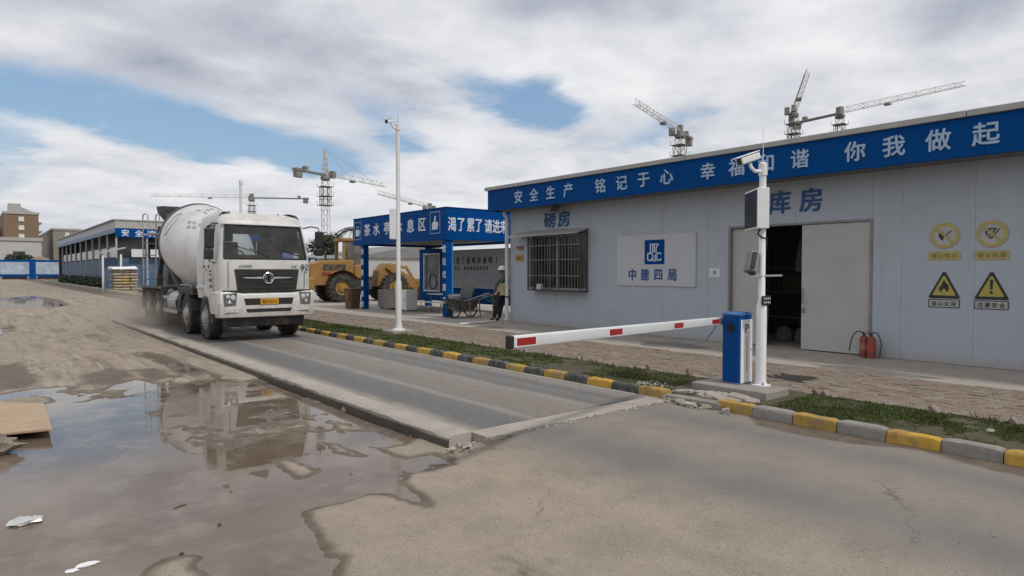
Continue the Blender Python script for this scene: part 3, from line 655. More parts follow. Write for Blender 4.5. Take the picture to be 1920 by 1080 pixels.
# saw-tooth edging of bricks set on edge
for q in range(118):
    y = 1.6+q*.122
    if 4.2 < y < 5.6 or random.random() < .38: continue
    place_mesh('edging_brick', random.choice(BMe[(2, 0, 2, 1)[q % 4]]), pav, (8.355+random.uniform(-.02, .02), y, .052+random.uniform(-.015, .018)), (R(38)+random.uniform(-.5, .35), random.uniform(-.2, .2), random.uniform(-.35, .35)))
ap = MB()
for y0, y1 in ((-3, 1.9), (1.92, 5.1), (5.12, 9.0), (9.02, 12.6), (12.62, 15.70)): ap.bx(10.73, 12.93, y0, y1, -.05, .040)
tag(ap.build('apron', m_conc_l, bevel=.006, seg=1), kind='structure', label='pale concrete apron along the foot of the wall')
ap = MB(); ap.bx(10.73, 70, 15.72, 75, -.05, .034)
tag(ap.build('concrete_yard', m_conc_l), kind='structure', label='pale concrete ground around the tea pavilion and the loader')
pt = MB()
for (cx, cy, rx_, ry_) in ((11.0, 4.35, .28, .9), (11.6, 8.6, .5, .8), (10.95, 12.3, .25, .6), (11.2, 14.6, .4, .5)):
    pt.prism([(cx+rx_*math.cos(t)*(1+.2*math.sin(3*t)), cy+ry_*math.sin(t)*(1+.15*math.cos(5*t))) for t in np.linspace(0, 2*math.pi, 28, endpoint=False)], (0, 0, .0425), (1, 0, 0), (0, 1, 0), .002)
tag(pt.build('damp_patches', M('damp_slab', (.20, .178, .152), .5, var=.3, vs=2, dirt=((.11, .095, .08), .8, 3))), kind='structure', label='dark damp patches on the concrete apron')
pit = MB(); pit.bx(9.17, 9.73, 4.58, 5.18, -.05, .022); tag(pit.build('drain_pit', m_dark), kind='structure', label='shallow hole where bricks are missing behind the barrier, its dark painted on')  # near-black slab over the bed paints the shade of the hole

# ================================================================ WEIGH-HOUSE AND STORE
WX = 12.9
bd = thing('site_office', 'long low grey panel building with blue slogan fascia', 'building', (12.9, 6, 0), world=True)
WT = 3.48          # underside of the eave
def wall_panel(y0, y1, z0, z1): MB().bx(WX, WX+.08, y0+.001, y1-.001, z0, z1).build('wall_panel', m_panel, bd, bevel=.0015, seg=1)
Z0 = .045
WY0, WY1, WZ0, WZ1 = 12.40, 14.90, 1.10, 2.66       # window opening
DY0, DY1, DZ1 = 5.13, 8.10, 2.585                   # door opening
wall_panel(WY1, 15.73, Z0, WT); wall_panel(WY0, 13.65, Z0, WZ0); wall_panel(13.65, WY1, Z0, WZ0); wall_panel(WY0, 13.65, WZ1, WT); wall_panel(13.65, WY1, WZ1, WT)
for a, b in ((11.15, WY0), (9.9, 11.15), (8.67, 9.9), (DY1, 8.67)): wall_panel(a, b, Z0, WT)
wall_panel(6.6, DY1, DZ1, WT); wall_panel(DY0, 6.6, DZ1, WT)
for a, b in ((4.62, DY0), (3.51, 4.62), (2.3, 3.51), (1.1, 2.3), (-.1, 1.1), (-1.3, -.1), (-2.5, -1.3)): wall_panel(a, b, Z0, WT)
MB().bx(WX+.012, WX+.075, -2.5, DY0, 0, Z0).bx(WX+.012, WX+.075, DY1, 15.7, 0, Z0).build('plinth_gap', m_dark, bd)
for a, b in ((WX+.08, 18.9),):
    MB().bx(a, b, 15.65, 15.73, 0, WT).build('end_wall', m_panel, bd)
    MB().bx(a, b, -2.5, -2.42, 0, WT).build('end_wall', m_panel, bd)
MB().bx(18.82, 18.9, -2.42, 15.65, 0, WT).build('back_wall', m_panel, bd)
MB().bx(15.2, 15.26, 8.6, 15.65, 0, WT).bx(12.98, 15.2, 8.6, 8.66, 0, WT).build('partition', m_grey, bd)
MB().bx(12.985, 18.8, -2.4, 15.6, .0, .05).build('floor', m_conc, bd)
ro = MB().bx(12.20, 19.1, -2.9, 15.84, 3.62, 3.70).build('roof', m_trim, bd)
MB().bx(12.24, 19.1, -2.9, 15.82, 3.70, 4.07).build('roof_core', m_trim, ro)
# fascia: long blue boards with a folded metal cap, standing well out from the wall
for a, b in ((9.5, 15.88), (3.2, 9.5), (-3.0, 3.2)):
    MB().bx(12.13, 12.20, a+.001, b-.001, 3.44, 4.065).build('fascia_board', m_blue, bd, bevel=.004, seg=1)
MB().bx(12.201, 19, 15.82, 15.878, 3.442, 4.065).build('fascia_return', m_blue, bd)
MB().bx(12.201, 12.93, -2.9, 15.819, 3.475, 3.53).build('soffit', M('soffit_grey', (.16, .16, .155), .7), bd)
for a, b in ((8.7, 15.97), (3.43, 8.7), (-3.0, 3.43)):
    MB().bx(12.07, 12.35, a+.004, b-.004, 4.066, 4.168).build('roof_cap', m_trim, bd, bevel=.01)
# slogan
LY = [(965, '安'), (995, '全'), (1026, '生'), (1057, '产'), (1117, '铭'), (1157, '记'), (1198, '于'), (1241, '心'), (1314, '幸'), (1367, '福'), (1424, '和'), (1484, '谐'), (1586, '你'), (1658, '我'), (1737, '做'), (1826, '起')]
LYY = [14.41, 13.74, 13.06, 12.38, 11.24, 10.54, 9.87, 9.21, 8.14, 7.46, 6.82, 6.13, 5.13, 4.49, 3.83, 3.18]
for (pxx, ch), yy in zip(LY, LYY):
    letters(MB(), ch, (12.122, yy, 3.765), NX, .373, bold=.018, ext=.012).build('letter', m_letter_pale, bd)
for ch, yy in (('磅', 13.93), ('房', 13.34)): letters(MB(), ch, (12.892, yy, 3.11), NX, .47, 1.08, bold=.018).build('letter', m_letter_blue, bd)
for ch, yy in (('库', 6.94), ('房', 6.29)): letters(MB(), ch, (12.892, yy, 3.06), NX, .50, .98, bold=.02).build('letter', m_letter_blue, bd)
# floodlight under the eave
fl = thing('floodlight', 'small grey floodlight under the eave above the barred window', 'floodlight', (12.62, 13.42, 3.36), world=True)
mt = Matrix.Rotation(R(35), 3, 'Y')
MB().obox((12.62, 13.42, 3.36), (.05, .30, .24), mt).build('housing', m_steel, fl, bevel=.01)
MB().obox((12.595, 13.42, 3.345), (.01, .25, .19), mt).build('lens', m_lamp, fl)
MB().bar((12.65, 13.42, 3.37), (12.72, 13.42, 3.474), .04).build('bracket', m_steel, fl)
# sliding doors
def leaf(name, y0, y1, x, h0, h1):
    o = MB().bx(x, x+.045, y0, y1, h0, h1).build(name, M(name+'_sheet', (.42, .415, .405), .5, var=.06, vs=.8, dirt=((.30, .28, .25), .45, 1.2)), bd, bevel=.006)
    return o
dl = leaf('sliding_door', DY0+.03, 6.47, WX+.02, .06, 2.565)
MB().tube([(WX+.005, 6.43, 1.0), (WX-.03, 6.43, 1.02), (WX-.03, 6.43, 1.26), (WX+.005, 6.43, 1.28)], .011).build('handle', m_steel, dl)
MB().bx(WX-.012, WX+.02, 6.40, 6.455, .80, .90).build('lock', m_steel, dl, bevel=.008)
d2 = leaf('sliding_door', 7.31, DY1-.02, WX+.07, .06, 2.565)
MB().bx(WX-.015, WX+.09, DY1-.04, DY1+.02, .045, DZ1+.03).bx(WX-.015, WX+.09, DY0-.02, DY0+.03, .045, DZ1+.03).bx(WX-.015, WX+.09, DY0+.03, DY1-.04, DZ1-.015, DZ1+.03).build('door_frame', m_steel, bd, bevel=.004, seg=1)
# things in the store seen through the gap
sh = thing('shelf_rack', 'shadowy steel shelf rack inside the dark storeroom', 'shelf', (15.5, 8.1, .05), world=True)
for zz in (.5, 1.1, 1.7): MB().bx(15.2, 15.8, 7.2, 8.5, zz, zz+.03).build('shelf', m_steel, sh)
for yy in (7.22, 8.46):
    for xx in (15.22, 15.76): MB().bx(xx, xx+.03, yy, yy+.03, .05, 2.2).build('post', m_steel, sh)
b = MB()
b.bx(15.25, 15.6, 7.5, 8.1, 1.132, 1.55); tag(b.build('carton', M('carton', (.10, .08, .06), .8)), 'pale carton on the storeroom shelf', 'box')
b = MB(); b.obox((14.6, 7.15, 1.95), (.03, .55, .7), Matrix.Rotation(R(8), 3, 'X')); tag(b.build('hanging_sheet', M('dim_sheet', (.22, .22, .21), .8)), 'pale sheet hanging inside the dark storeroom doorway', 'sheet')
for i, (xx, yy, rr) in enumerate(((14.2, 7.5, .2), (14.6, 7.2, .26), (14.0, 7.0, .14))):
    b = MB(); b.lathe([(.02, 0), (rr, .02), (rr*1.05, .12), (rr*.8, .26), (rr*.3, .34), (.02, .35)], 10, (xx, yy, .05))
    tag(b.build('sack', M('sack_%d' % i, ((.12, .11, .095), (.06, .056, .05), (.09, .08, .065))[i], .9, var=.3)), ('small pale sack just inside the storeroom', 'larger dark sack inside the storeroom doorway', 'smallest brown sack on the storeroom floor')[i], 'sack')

# barred window: cage standing proud of the wall
wg = thing('barred_window', 'square window behind a dark steel burglar cage with an awning', 'window', (12.7, 13.6, 1.1), world=True)
MB().bx(WX+.03, WX+.07, WY0, WY1, WZ0, WZ0+.05).bx(WX+.03, WX+.07, WY0, WY1, WZ1-.05, WZ1).bx(WX+.03, WX+.07, WY0, WY0+.05, WZ0+.05, WZ1-.05).bx(WX+.03, WX+.07, WY1-.05, WY1, WZ0+.05, WZ1-.05).bx(WX+.03, WX+.07, 13.62, 13.68, WZ0+.05, WZ1-.05).build('sash', m_galv, wg)
for a, b in ((WY0+.05, 13.62), (13.68, WY1-.05)): MB().bx(WX+.047, WX+.053, a, b, WZ0+.05, WZ1-.05).build('pane', m_pane, wg)
CX0, CX1, CY0, CY1, CZ0, CZ1 = 12.62, 12.893, 12.40, 14.60, 1.06, 2.70
m_cage = M('cage_steel', (.17, .165, .155), .5, .3, var=.25, dirt=((.15, .09, .05), .4, 8))
m_cage_d = M('cage_dark', (.05, .05, .05), .5, .2, var=.2)
c = MB()
for xx in (CX0, CX1-.03):
    c.bx(xx, xx+.03, CY0, CY0+.035, CZ0, CZ1); c.bx(xx, xx+.03, CY1-.035, CY1, CZ0, CZ1)
    c.bx(xx, xx+.03, CY0+.035, CY1-.035, CZ0, CZ0+.035); c.bx(xx, xx+.03, CY0+.035, CY1-.035, CZ1-.035, CZ1)
for yy in (CY0, CY1-.035):
    for zz in (CZ0, CZ1-.035): c.bx(CX0+.03, CX1-.03, yy, yy+.035, zz, zz+.035)
c.build('cage_frame', m_cage_d, wg)
for k in range(1, 18):
    yy = CY0+(CY1-CY0)*k/18; MB().bx(CX0+.012, CX0+.026, yy-.008, yy+.008, CZ0+.03, CZ1-.03).build('bar', m_cage, wg)
for zz in (1.50, 1.95, 2.36): MB().bx(CX0+.001, CX0+.012, CY0+.01, CY1-.01, zz-.013, zz+.013).build('rail', m_cage, wg)
for yy in (13.30, 13.62): MB().bx(CX0-.006, CX0+.0005, yy-.016, yy+.016, CZ0+.03, CZ1-.03).build('stile', m_cage, wg)
for yy in (CY0+.01, CY1-.025):
    for k in range(1, 4): MB().bx(CX0+.04+.06*k, CX0+.052+.06*k, yy, yy+.014, CZ0+.03, CZ1-.03).build('bar', m_cage, wg)
MB().bx(CX0+.03, CX1-.03, CY0+.036, CY1-.036, CZ0+.008, CZ0+.02).build('cage_floor', m_galv, wg)
# curtain-dark room behind
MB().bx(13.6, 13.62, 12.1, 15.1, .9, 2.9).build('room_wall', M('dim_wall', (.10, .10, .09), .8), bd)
a_ = MB(); n = 10                # awning: thin bowed sheet sloping out over the cage
r0, r1 = [], []
for i in range(n+1):
    t = i/n; y = 12.37+2.95*t; sag = .06*(1-t)**2
    r0.append((12.885, y, 2.80+.03*math.sin(t*3))); r1.append((12.33+.14*(1-t)**3, y+.02, 2.60+.03*math.sin(t*2.4)+sag))
a_.loft([r0, r1], closed=False); a_.loft([[(x, y, z-.012) for x, y, z in r1], [(x, y, z-.012) for x, y, z in r0]], closed=False); a_.loft([r1, [(x, y, z-.012) for x, y, z in r1]], closed=False)
a_.build('awning', M('awning_sheet', (.42, .40, .37), .55, var=.12, dirt=(DUST, .4, 4)), wg, smooth=False)
p_ = MB(); p_.lathe([(.085, 0), (.10, .03), (.10, .17), (.093, .18), (.085, .17)], 14, (12.72, 14.15, CZ0+.022))
tag(p_.build('enamel_pot', M('enamel', (.55, .55, .53), .3)), 'pale round pot on the ledge inside the window cage', 'pot')
# paper notices left of the window
for i, (z0, z1, colr) in enumerate(((2.24, 2.42, (.42, .36, .33)), (1.92, 2.14, (.40, .30, .12)))):
    q = thing('notice', ('small faded notice with red writing left of the window', 'small yellow notice beside the downpipe left of the window')[i], 'notice', (12.89, 15.28, z0), world=True)
    MB().bx(12.889, 12.898, 15.08, 15.48, z0, z1).build('sheet', M('notice_%d' % i, colr, .6, var=.2), q)
    for k in range(3): letters(MB(), ('严禁烟' if i == 0 else '注意火')[k], (12.886, 15.40-.12*k, (z0+z1)/2), NX, .13, bold=.01, ext=.002).build('letter', (m_ext_red if i == 0 else M('ochre%d' % k, (.22, .10, .02), .6)), q)
# white company board
sb = thing('company_sign', 'white board with blue square emblem and four blue characters', 'sign', (12.88, 10.15, 1.27), world=True)
MB().bx(12.868, 12.895, 8.95, 11.34, 1.265, 2.535).build('board', M('sign_board', (.46, .47, .51), .45, var=.05, vs=.8), sb, bevel=.004, seg=1)
bx0 = MB().bx(12.862, 12.8675, 9.83, 10.43, 1.80, 2.40).build('emblem', m_blue, sb)
def strokes(L_, w, org, frame, parent, mat, name='emblem_mark', d=.004):
    U, V, Nn = frame; b = MB(); org = Vector(org)
    for (a0, b0, a1, b1) in L_:
        p0 = org+U*a0+V*b0; p1 = org+U*a1+V*b1; b.bar(p0, p1, d, w, V if abs(b1-b0) < abs(a1-a0) else U)
    return b.build(name, mat, parent)
E_ = (12.859, 10.13, 2.10)
strokes([(-.12, .19, -.12, -.02), (.0, .19, .0, -.02), (-.135, .19, -.03, .19), (-.015, .19, .13, .19), (.13, .19, .05, .10), (.05, .10, .06, -.02), (-.03, .19, -.055, .10), (-.055, .10, -.05, -.02)], .030, E_, NX, bx0, m_letter)
strokes([(-.20, -.03, -.20, -.20), (-.20, -.03, -.08, -.03), (-.20, -.20, -.08, -.20), (-.08, -.03, -.08, -.07), (-.08, -.20, -.08, -.15), (-.045, -.06, -.045, -.21), (.03, -.06, .03, -.21), (-.06, -.21, .06, -.21), (.08, -.03, .20, -.03), (.08, -.03, .08, -.20), (.08, -.20, .20, -.20), (.20, -.03, .20, -.07), (.20, -.20, .20, -.15)], .030, (12.8592, 10.13, 2.10), NX, bx0, m_letter)
for ch, yy in zip('中建四局', (10.82, 10.42, 10.01, 9.60)): letters(MB(), ch, (12.864, yy, 1.545), NX, .31, .9, bold=.02, ext=.004).build('letter', m_letter_blue, sb)
# small paper beside the door
q = thing('notice', 'small white paper notice with a dark square beside the door', 'notice', (12.89, 8.46, 1.5), world=True)
MB().bx(12.890, 12.898, 8.33, 8.60, 1.50, 1.70).build('sheet', m_white, q); MB().bx(12.886, 12.8895, 8.42, 8.50, 1.56, 1.65).build('print', m_grey, q)
# four warning signs
m_sy = M('sign_yellow', (.40, .33, .07), .5, var=.10); m_sy2 = M('sign_yellow_faded', (.40, .34, .11), .55, var=.14, vs=9); m_sk = M('sign_black', (.02, .02, .02), .5, var=.1); m_sw = M('sign_white', (.42, .43, .43), .5)
m_sg = M('sign_grey', (.40, .40, .39), .5)
def ring(b, org, r0, r1, frame, d, n=28):
    U, V, Nn = frame; o = Vector(org); k = len(b.v)
    for i in range(n):
        t = 2*math.pi*i/n; c, s_ = math.cos(t), math.sin(t)
        for rr, dd in ((r0, 0), (r1, 0), (r1, -d), (r0, -d)): b.v.append(tuple(o+U*c*rr+V*s_*rr+Nn*dd))
    for i in range(n):
        j = (i+1) % n
        for q_ in range(4): b.f.append((k+4*i+q_, k+4*i+(q_+1) % 4, k+4*j+(q_+1) % 4, k+4*j+q_))
    return b
def prohib(yc, which):
    t = thing('warning_sign', ('round faded yellow no-open-flame sign, upper left of the four wall signs' if which == 0 else 'round faded yellow no-smoking sign, upper right of the four wall signs'), 'sign', (12.89, yc, 1.85), world=True, group='wall safety signs')
    MB().prism(circ(.225, 32), (12.890, yc, 2.25), NX[0], NX[1], .006).build('disc', m_sg, t)
    ring(MB(), (12.884, yc, 2.25), .165, .22, NX, .005).build('ring', m_sy2, t)
    strokes([(-.12, .12, .12, -.12)], .035, (12.880, yc, 2.25), NX, t, m_sy2, 'slash')
    if which == 0:
        b = MB(); b.prism([(-.02, -.09), (-.075, -.05), (-.09, .02), (-.06, .075), (-.035, .04), (-.01, .05), (-.005, -.02), (-.02, -.05)], (12.886, yc, 2.25), NX[0], NX[1], .003)
        b.build('flame_mark', m_sk, t); strokes([(.0, -.02, .10, .08)], .022, (12.886, yc, 2.25), NX, t, M('mk', (.13, .13, .12), .6), 'match_mark')
    else:
        strokes([(-.02, -.08, .10, .08), (-.02, -.08, -.045, -.045), (-.045, -.045, .06, .10)], .016, (12.886, yc, 2.25), NX, t, m_sk, 'cigarette_mark')
        b = MB(); b.tube([Vector((12.885, yc, 2.25))+NX[0]*a+NX[1]*c for a, c in ((-.06, -.02), (-.09, .03), (-.05, .07), (-.01, .09), (.03, .085), (.04, .05))], .010, 5); b.build('smoke_mark', m_sk, t)
    MB().bx(12.888, 12.896, yc-.235, yc+.235, 1.83, 1.975).build('text_plate', m_sy2, t)
    for k, ch in enumerate('禁止明火' if which == 0 else '禁止吸烟'): letters(MB(), ch, (12.886, yc+.15-.10*k, 1.902), NX, .085, bold=.005, ext=.002).build('letter', M('fad%d%d' % (k, which), (.24, .20, .085), .6), t)
prohib(3.95, 0); prohib(3.27, 1)
def warn(yc, which, zt):
    t = thing('warning_sign', ('yellow triangle sign with black flame, lower left of the four wall signs' if which == 0 else 'yellow triangle sign with exclamation mark, lower right of the four wall signs'), 'sign', (12.89, yc, 1.02), world=True, group='wall safety signs')
    def tri(sc): return [(a*sc, b_*sc) for a, b_ in ((-.235, -.205), (-.215, -.225), (.215, -.225), (.235, -.205), (.02, .225), (-.02, .225))]
    MB().prism(tri(1.0), (12.888, yc, zt-.225), NX[0], NX[1], .006).build('border', m_sk, t)
    MB().prism(tri(.74), (12.884, yc, zt-.235), NX[0], NX[1], .003).build('panel', m_sy, t)
    if which == 0:
        b = MB(); b.prism([(0, .10), (.03, .04), (.07, .0), (.075, -.07), (.04, -.125), (.03, -.08), (0, -.055), (-.03, -.08), (-.04, -.125), (-.075, -.07), (-.06, -.01), (-.045, -.03), (-.03, .03)], (12.880, yc, zt-.225), NX[0], NX[1], .003); b.build('flame_mark', m_sk, t)
    else:
        b = MB(); b.prism([(-.024, .10), (.024, .10), (.014, -.06), (-.014, -.06)], (12.880, yc, zt-.225), NX[0], NX[1], .003).prism(circ(.024, 12, 0, -.105), (12.880, yc, zt-.225), NX[0], NX[1], .003); b.build('exclamation_mark', m_sk, t)
    z1 = zt-.495
    MB().bx(12.888, 12.896, yc-.235, yc+.235, z1-.115, z1+.025).build('text_plate', m_sk, t)
    MB().bx(12.884, 12.8875, yc-.222, yc+.222, z1-.103, z1+.013).build('text_panel', m_sg, t)
    for k, ch in enumerate('当心火灾' if which == 0 else '注意安全'): letters(MB(), ch, (12.882, yc+.15-.10*k, z1-.045), NX, .088, bold=.012, ext=.002).build('letter', m_sk, t)
warn(3.945, 0, 1.62); warn(3.265, 1, 1.62)
# downpipe with rusty clip and ground pipe
dp = thing('downpipe', 'white plastic downpipe at the left corner of the panel building', 'pipe', (12.8, 15.78, 0), world=True)
MB().tube([(12.70, 15.79, 3.47), (12.72, 15.785, 3.38), (12.79, 15.78, 3.28), (12.80, 15.78, 3.2), (12.80, 15.78, .22), (12.79, 15.78, .12), (12.74, 15.79, .085)], .055, 12).build('pipe', m_white, dp, smooth=True)
for zz in (.8, 2.52): MB().lathe([(.059, 0), (.062, .01), (.062, .04), (.059, .05)], 12, (12.80, 15.78, zz)).build('clip', m_rust if zz < 1 else m_white, dp)
gp = MB().tube([(12.4, 15.95, .075), (11.6, 15.9, .07), (11.0, 15.75, .07)], .035, 8).build('ground_pipe', m_white, smooth=True); tag(gp, 'white plastic pipe lying on the ground by the building corner', 'pipe')
# fire extinguishers
for i, (xx, yy, hz) in enumerate(((12.72, 5.17, .50), (12.66, 5.02, .50))):
    t = thing('fire_extinguisher', ('red fire extinguisher with brown label, left of the pair by the door' if i == 0 else 'red fire extinguisher, right of the pair by the door'), 'fire extinguisher', (xx, yy, .04), group='fire extinguishers by the sliding door'); t.scale = (.88, .88, .86)
    MB().lathe([(.075, 0), (.085, .012), (.085, .38), (.075, .425), (.045, .455), (.026, .465), (.026, .485)], 20).build('cylinder', m_ext_red, t, smooth=True)
    MB().lathe([(.03, .478), (.03, .505), (.018, .51), (.018, .54)], 10).build('valve', m_black, t)
    MB().bar((-.02, 0, .53), (-.09, .05, .575), .02, .012).bar((-.02, 0, .515), (-.09, .05, .53), .02, .010).build('handle', m_black, t)
    sgn = 1 if i == 0 else -1
    MB().tube([(0, 0, .515), (-.03, sgn*.06, .56), (-.05, sgn*.13, .55), (-.07, sgn*.19, .47), (-.09, sgn*.23, .33), (-.10, sgn*.26 if i == 0 else sgn*.20, .12 if i == 0 else .03)], .012, 6).build('hose', m_black, t, smooth=True)
    MB().lathe([(.0862, .16), (.0866, .17), (.0866, .30), (.0862, .31)], 20, caps=False).build('label_band', M('ext_label%d' % i, (.30, .16, .09) if i == 0 else (.34, .05, .04), .5), t)

# ================================================================ BARRIER, POLES
pl = thing('barrier_plinth', 'weathered concrete plinth under the barrier and camera pole', 'plinth', (7.75, 4.7, 0), world=True)
b = MB(); b.bx(7.46, 8.02, 4.16, 5.24, -.05, .15); b.build('block', m_conc, pl, bevel=.015)
b = MB()
for i in range(14):
    b.obox((7.22+random.uniform(-.14, .14), 4.75+random.uniform(-.65, .6), .04+random.uniform(0, .03)), (random.uniform(.10, .3), random.uniform(.15, .4), random.uniform(.04, .07)), Matrix.Rotation(random.uniform(-.5, .5), 3, 'Z') @ Matrix.Rotation(random.uniform(-.2, .2), 3, 'X'))
b.build('spilled_concrete', m_conc_l, pl, bevel=.012)
# spare dark kerb slab in front of the plinth
cb = thing('barrier_cabinet', 'blue and white parking barrier cabinet marked P', 'barrier', (7.87, 4.815, .15), world=True)
b = MB(); b.bx(7.72, 8.03, 4.692, 4.94, .152, 1.055); b.build('body', m_blue_d, cb, bevel=.012)
t_ = MB(); rings = []
for k in range(7):
    u_ = k/6; rings.append([(7.715+.32*u_, 4.685, 1.056), (7.715+.32*u_, 4.947, 1.056), (7.715+.32*u_, 4.947, 1.075+.028*math.sin(math.pi*u_)), (7.715+.32*u_, 4.685, 1.075+.028*math.sin(math.pi*u_))])
t_.loft(rings); t_.build('lid', M('barrier_lid', (.03, .12, .36), .35, var=.1, dirt=(DUST, .3, 6)), cb)
fp = MB(); fp.bx(7.752, 8.026, 4.680, 4.691, .165, 1.0); fp = fp.build('front_panel', m_white_clean, cb, bevel=.004, seg=1)
letters(MB(), 'P', (7.885, 4.678, .885), NY, .17, 1.2, bold=.005, ext=.004).build('letter', M('grey_print', (.13, .14, .16), .5), fp)
MB().bx(7.88, 7.895, 4.677, 4.6795, .30, .78).build('stripe', M('grey_print2', (.22, .23, .25), .5), fp)
MB().bx(7.711, 7.7195, 4.765, 4.865, .83, .95).build('vent', m_dark, cb)
MB().bx(7.702, 8.048, 4.672, 4.958, .151, .166).build('base_flange', m_steel, cb, bevel=.003, seg=1)
for yy in (4.715, 4.917): MB().lathe([(.011, 0), (.011, .006), (.006, .012)], 6, (7.735, yy, .166)).build('bolt', m_steel, cb)
MB().lathe([(.013, 0), (.013, .006), (.008, .008)], 12, (7.985, 4.680, .60), (0, -1, 0)).build('lock', m_chrome, fp)
MB().cyl((7.83, 4.94, .97), (7.83, 5.03, .97), .06, n=16).build('axle_hub', m_steel, cb)
# boom
p0 = Vector((7.90, 5.045, .965)); p1 = Vector((3.30, 4.03, 1.075)); dv = (p1-p0); Ln = dv.length; dv.normalize()
sdv = dv.cross(Vector((0, 0, 1))).normalized(); upv = sdv.cross(dv)
bo = thing('barrier_boom', 'long white barrier arm with red reflectors across the road', 'barrier arm', tuple(p0), world=True)
def boom_ring(q, w=.032, h_=.052, r=.016):
    return [tuple(q+sdv*a+upv*c) for a, c in rrect(w*2, h_*2, r, 3)]
MB().loft([boom_ring(p0+dv*.02), boom_ring(p1-dv*.012)]).build('arm', M('boom_white', (.66, .68, .69), .32, .15, var=.05, dirt=(DUST, .12, 6)), bo, smooth=True)
MB().loft([boom_ring(p1-dv*.012, .034, .054), boom_ring(p1+dv*.015, .034, .054), boom_ring(p1+dv*.022, .026, .046)]).build('end_cap', m_black, bo)
nside = -sdv if (-sdv).dot(Vector((0, 0, 1.65))-p1) > 0 else sdv
fr_side = sdv if (p0+sdv-Vector((0, 0, p0.z))).length < (p0-sdv-Vector((0, 0, p0.z))).length else -sdv
for tt, l_ in ((.10, .25), (1.62, .25), (2.96, .25), (4.42, .26)):
    tt = Ln-tt if False else tt
for tm in (.962, .645, .325, .075):
    c0 = p0+dv*(Ln*tm)+fr_side*.0335
    m3 = Matrix((dv, fr_side, upv)).transposed()
    b = MB(); b.obox(c0, (.26, .004, .062), m3); b.build('reflector', m_red, bo)
    b = MB(); b.obox(c0-fr_side*.0012, (.285, .003, .078), m3); b.build('reflector_edge', m_white_clean, bo)
MB().tube([p0+dv*.25+upv*-.05, p0+dv*.36+upv*-.12, p0+dv*.62+upv*-.24], .006, 5).build('stay_wire', m_black, bo)

def pole_camera(t, org, face, arm=.28):
    """white bullet camera on an arm with a hood"""
    o = Vector(org); f = Vector(face).normalized(); s_ = f.cross(Vector((0, 0, 1))).normalized(); dn = (f*.93+Vector((0, 0, -.32))).normalized(); u_ = s_.cross(dn)
    m3 = Matrix((dn, s_, u_)).transposed()
    MB().tube([o, o+f*.10+Vector((0, 0, .0)), o+f*.16+Vector((0, 0, .05)), o+f*.17+Vector((0, 0, .10))], .022, 8).build('arm', m_white_clean, t)
    c0 = o+f*.19+Vector((0, 0, .155))
    cm = MB(); cm.obox(c0, (.30, .10, .095), m3); cm = cm.build('camera_body', m_white_clean, t, bevel=.02)
    MB().obox(c0+u_*.056+dn*.03, (.36, .125, .012), m3).build('hood', m_white_clean, cm, bevel=.004)
    MB().obox(c0+dn*.152, (.008, .085, .078), m3).build('lens_window', m_black, cm)
# near pole
np_ = thing('camera_pole', 'short white camera pole with display box beside the barrier', 'pole', (7.93, 4.50, .15), world=True)
PX, PY = 7.93, 4.50
MB().lathe([(.125, 0), (.125, .014), (.07, .018), (.066, .06), (.066, 1.02), (.05, 1.09), (.043, 1.10), (.043, 2.72), (.055, 2.73), (.055, 2.88), (.03, 2.90)], 20, (PX, PY, .15)).build('shaft', m_white_clean, np_, smooth=True)
for k in range(4):
    a = R(45+90*k); MB().lathe([(.014, 0), (.014, .022), (.008, .024), (.008, .036)], 6, (PX+.1*math.cos(a), PY+.1*math.sin(a), .164)).build('bolt', m_steel, np_)
MB().cyl((PX, PY, 3.04), (PX, PY, 3.52), .005, .003, 6).build('antenna', m_white_clean, np_)
pole_camera(np_, (PX-.04, PY, 2.93), (-.72, .30, 0))
def led_box(t, x, y, z0, z1, ang, L_=.60, T_=.15):
    d = Vector((math.sin(ang), math.cos(ang), 0)); n_ = Vector((-d.y, d.x, 0)); c = Vector((x, y, (z0+z1)/2)) + d*(L_/2-.08)+n_*.02
    m3 = Matrix((d, n_, Vector((0, 0, 1)))).transposed()
    o = MB().obox(c, (L_, T_, z1-z0), m3).build('display_box', m_white_clean, t, bevel=.008)
    MB().obox(c+n_*(T_/2+.003), (L_-.05, .006, z1-z0-.05), m3).build('screen', M('led_screen', (.014, .010, .010), .25, var=.3, vs=60), o)
led_box(np_, PX-.02, PY-.02, 2.19, 2.715, R(44))
MB().tube([(PX-.05, PY, 2.20), (PX-.09, PY+.01, 2.12), (PX-.06, PY-.02, 2.08), (PX+.03, PY-.05, 2.06), (PX+.045, PY-.02, 1.9)], .013, 6).build('cable', m_black, np_, smooth=True)
# number-plate camera on a cross arm, fill light
MB().bar((PX-.20, PY+.12, 1.575), (PX+.20, PY-.16, 1.585), .05, .022).build('cross_arm', m_galv, np_)
mm = Matrix.Rotation(R(18), 3, 'Y') @ Matrix.Rotation(R(-35), 3, 'Z')
lc = MB(); lc.obox((PX-.13, PY+.07, 1.755), (.12, .17, .27), mm); lc = lc.build('plate_camera', m_steel, np_, bevel=.015)
MB().obox((PX-.175, PY+.03, 1.775), (.05, .11, .22), mm).build('camera_window', m_black, lc)
MB().lathe([(.04, 0), (.05, .05), (.035, .07)], 10, (PX-.12, PY+.07, 1.59)).build('swivel', m_black, np_)
fl_ = MB(); fl_.bx(PX-.09, PX+.09, PY-.075, PY-.045, 1.10+.10, 1.10+.22); fl_ = fl_.build('fill_light', m_black, np_, bevel=.006)
for r_ in range(2):
    for k in range(4): MB().cyl((PX-.066+.044*k, PY-.075, 1.235+.05*r_), (PX-.066+.044*k, PY-.081, 1.235+.05*r_), .014, n=8).build('lamp', m_lamp, fl_)
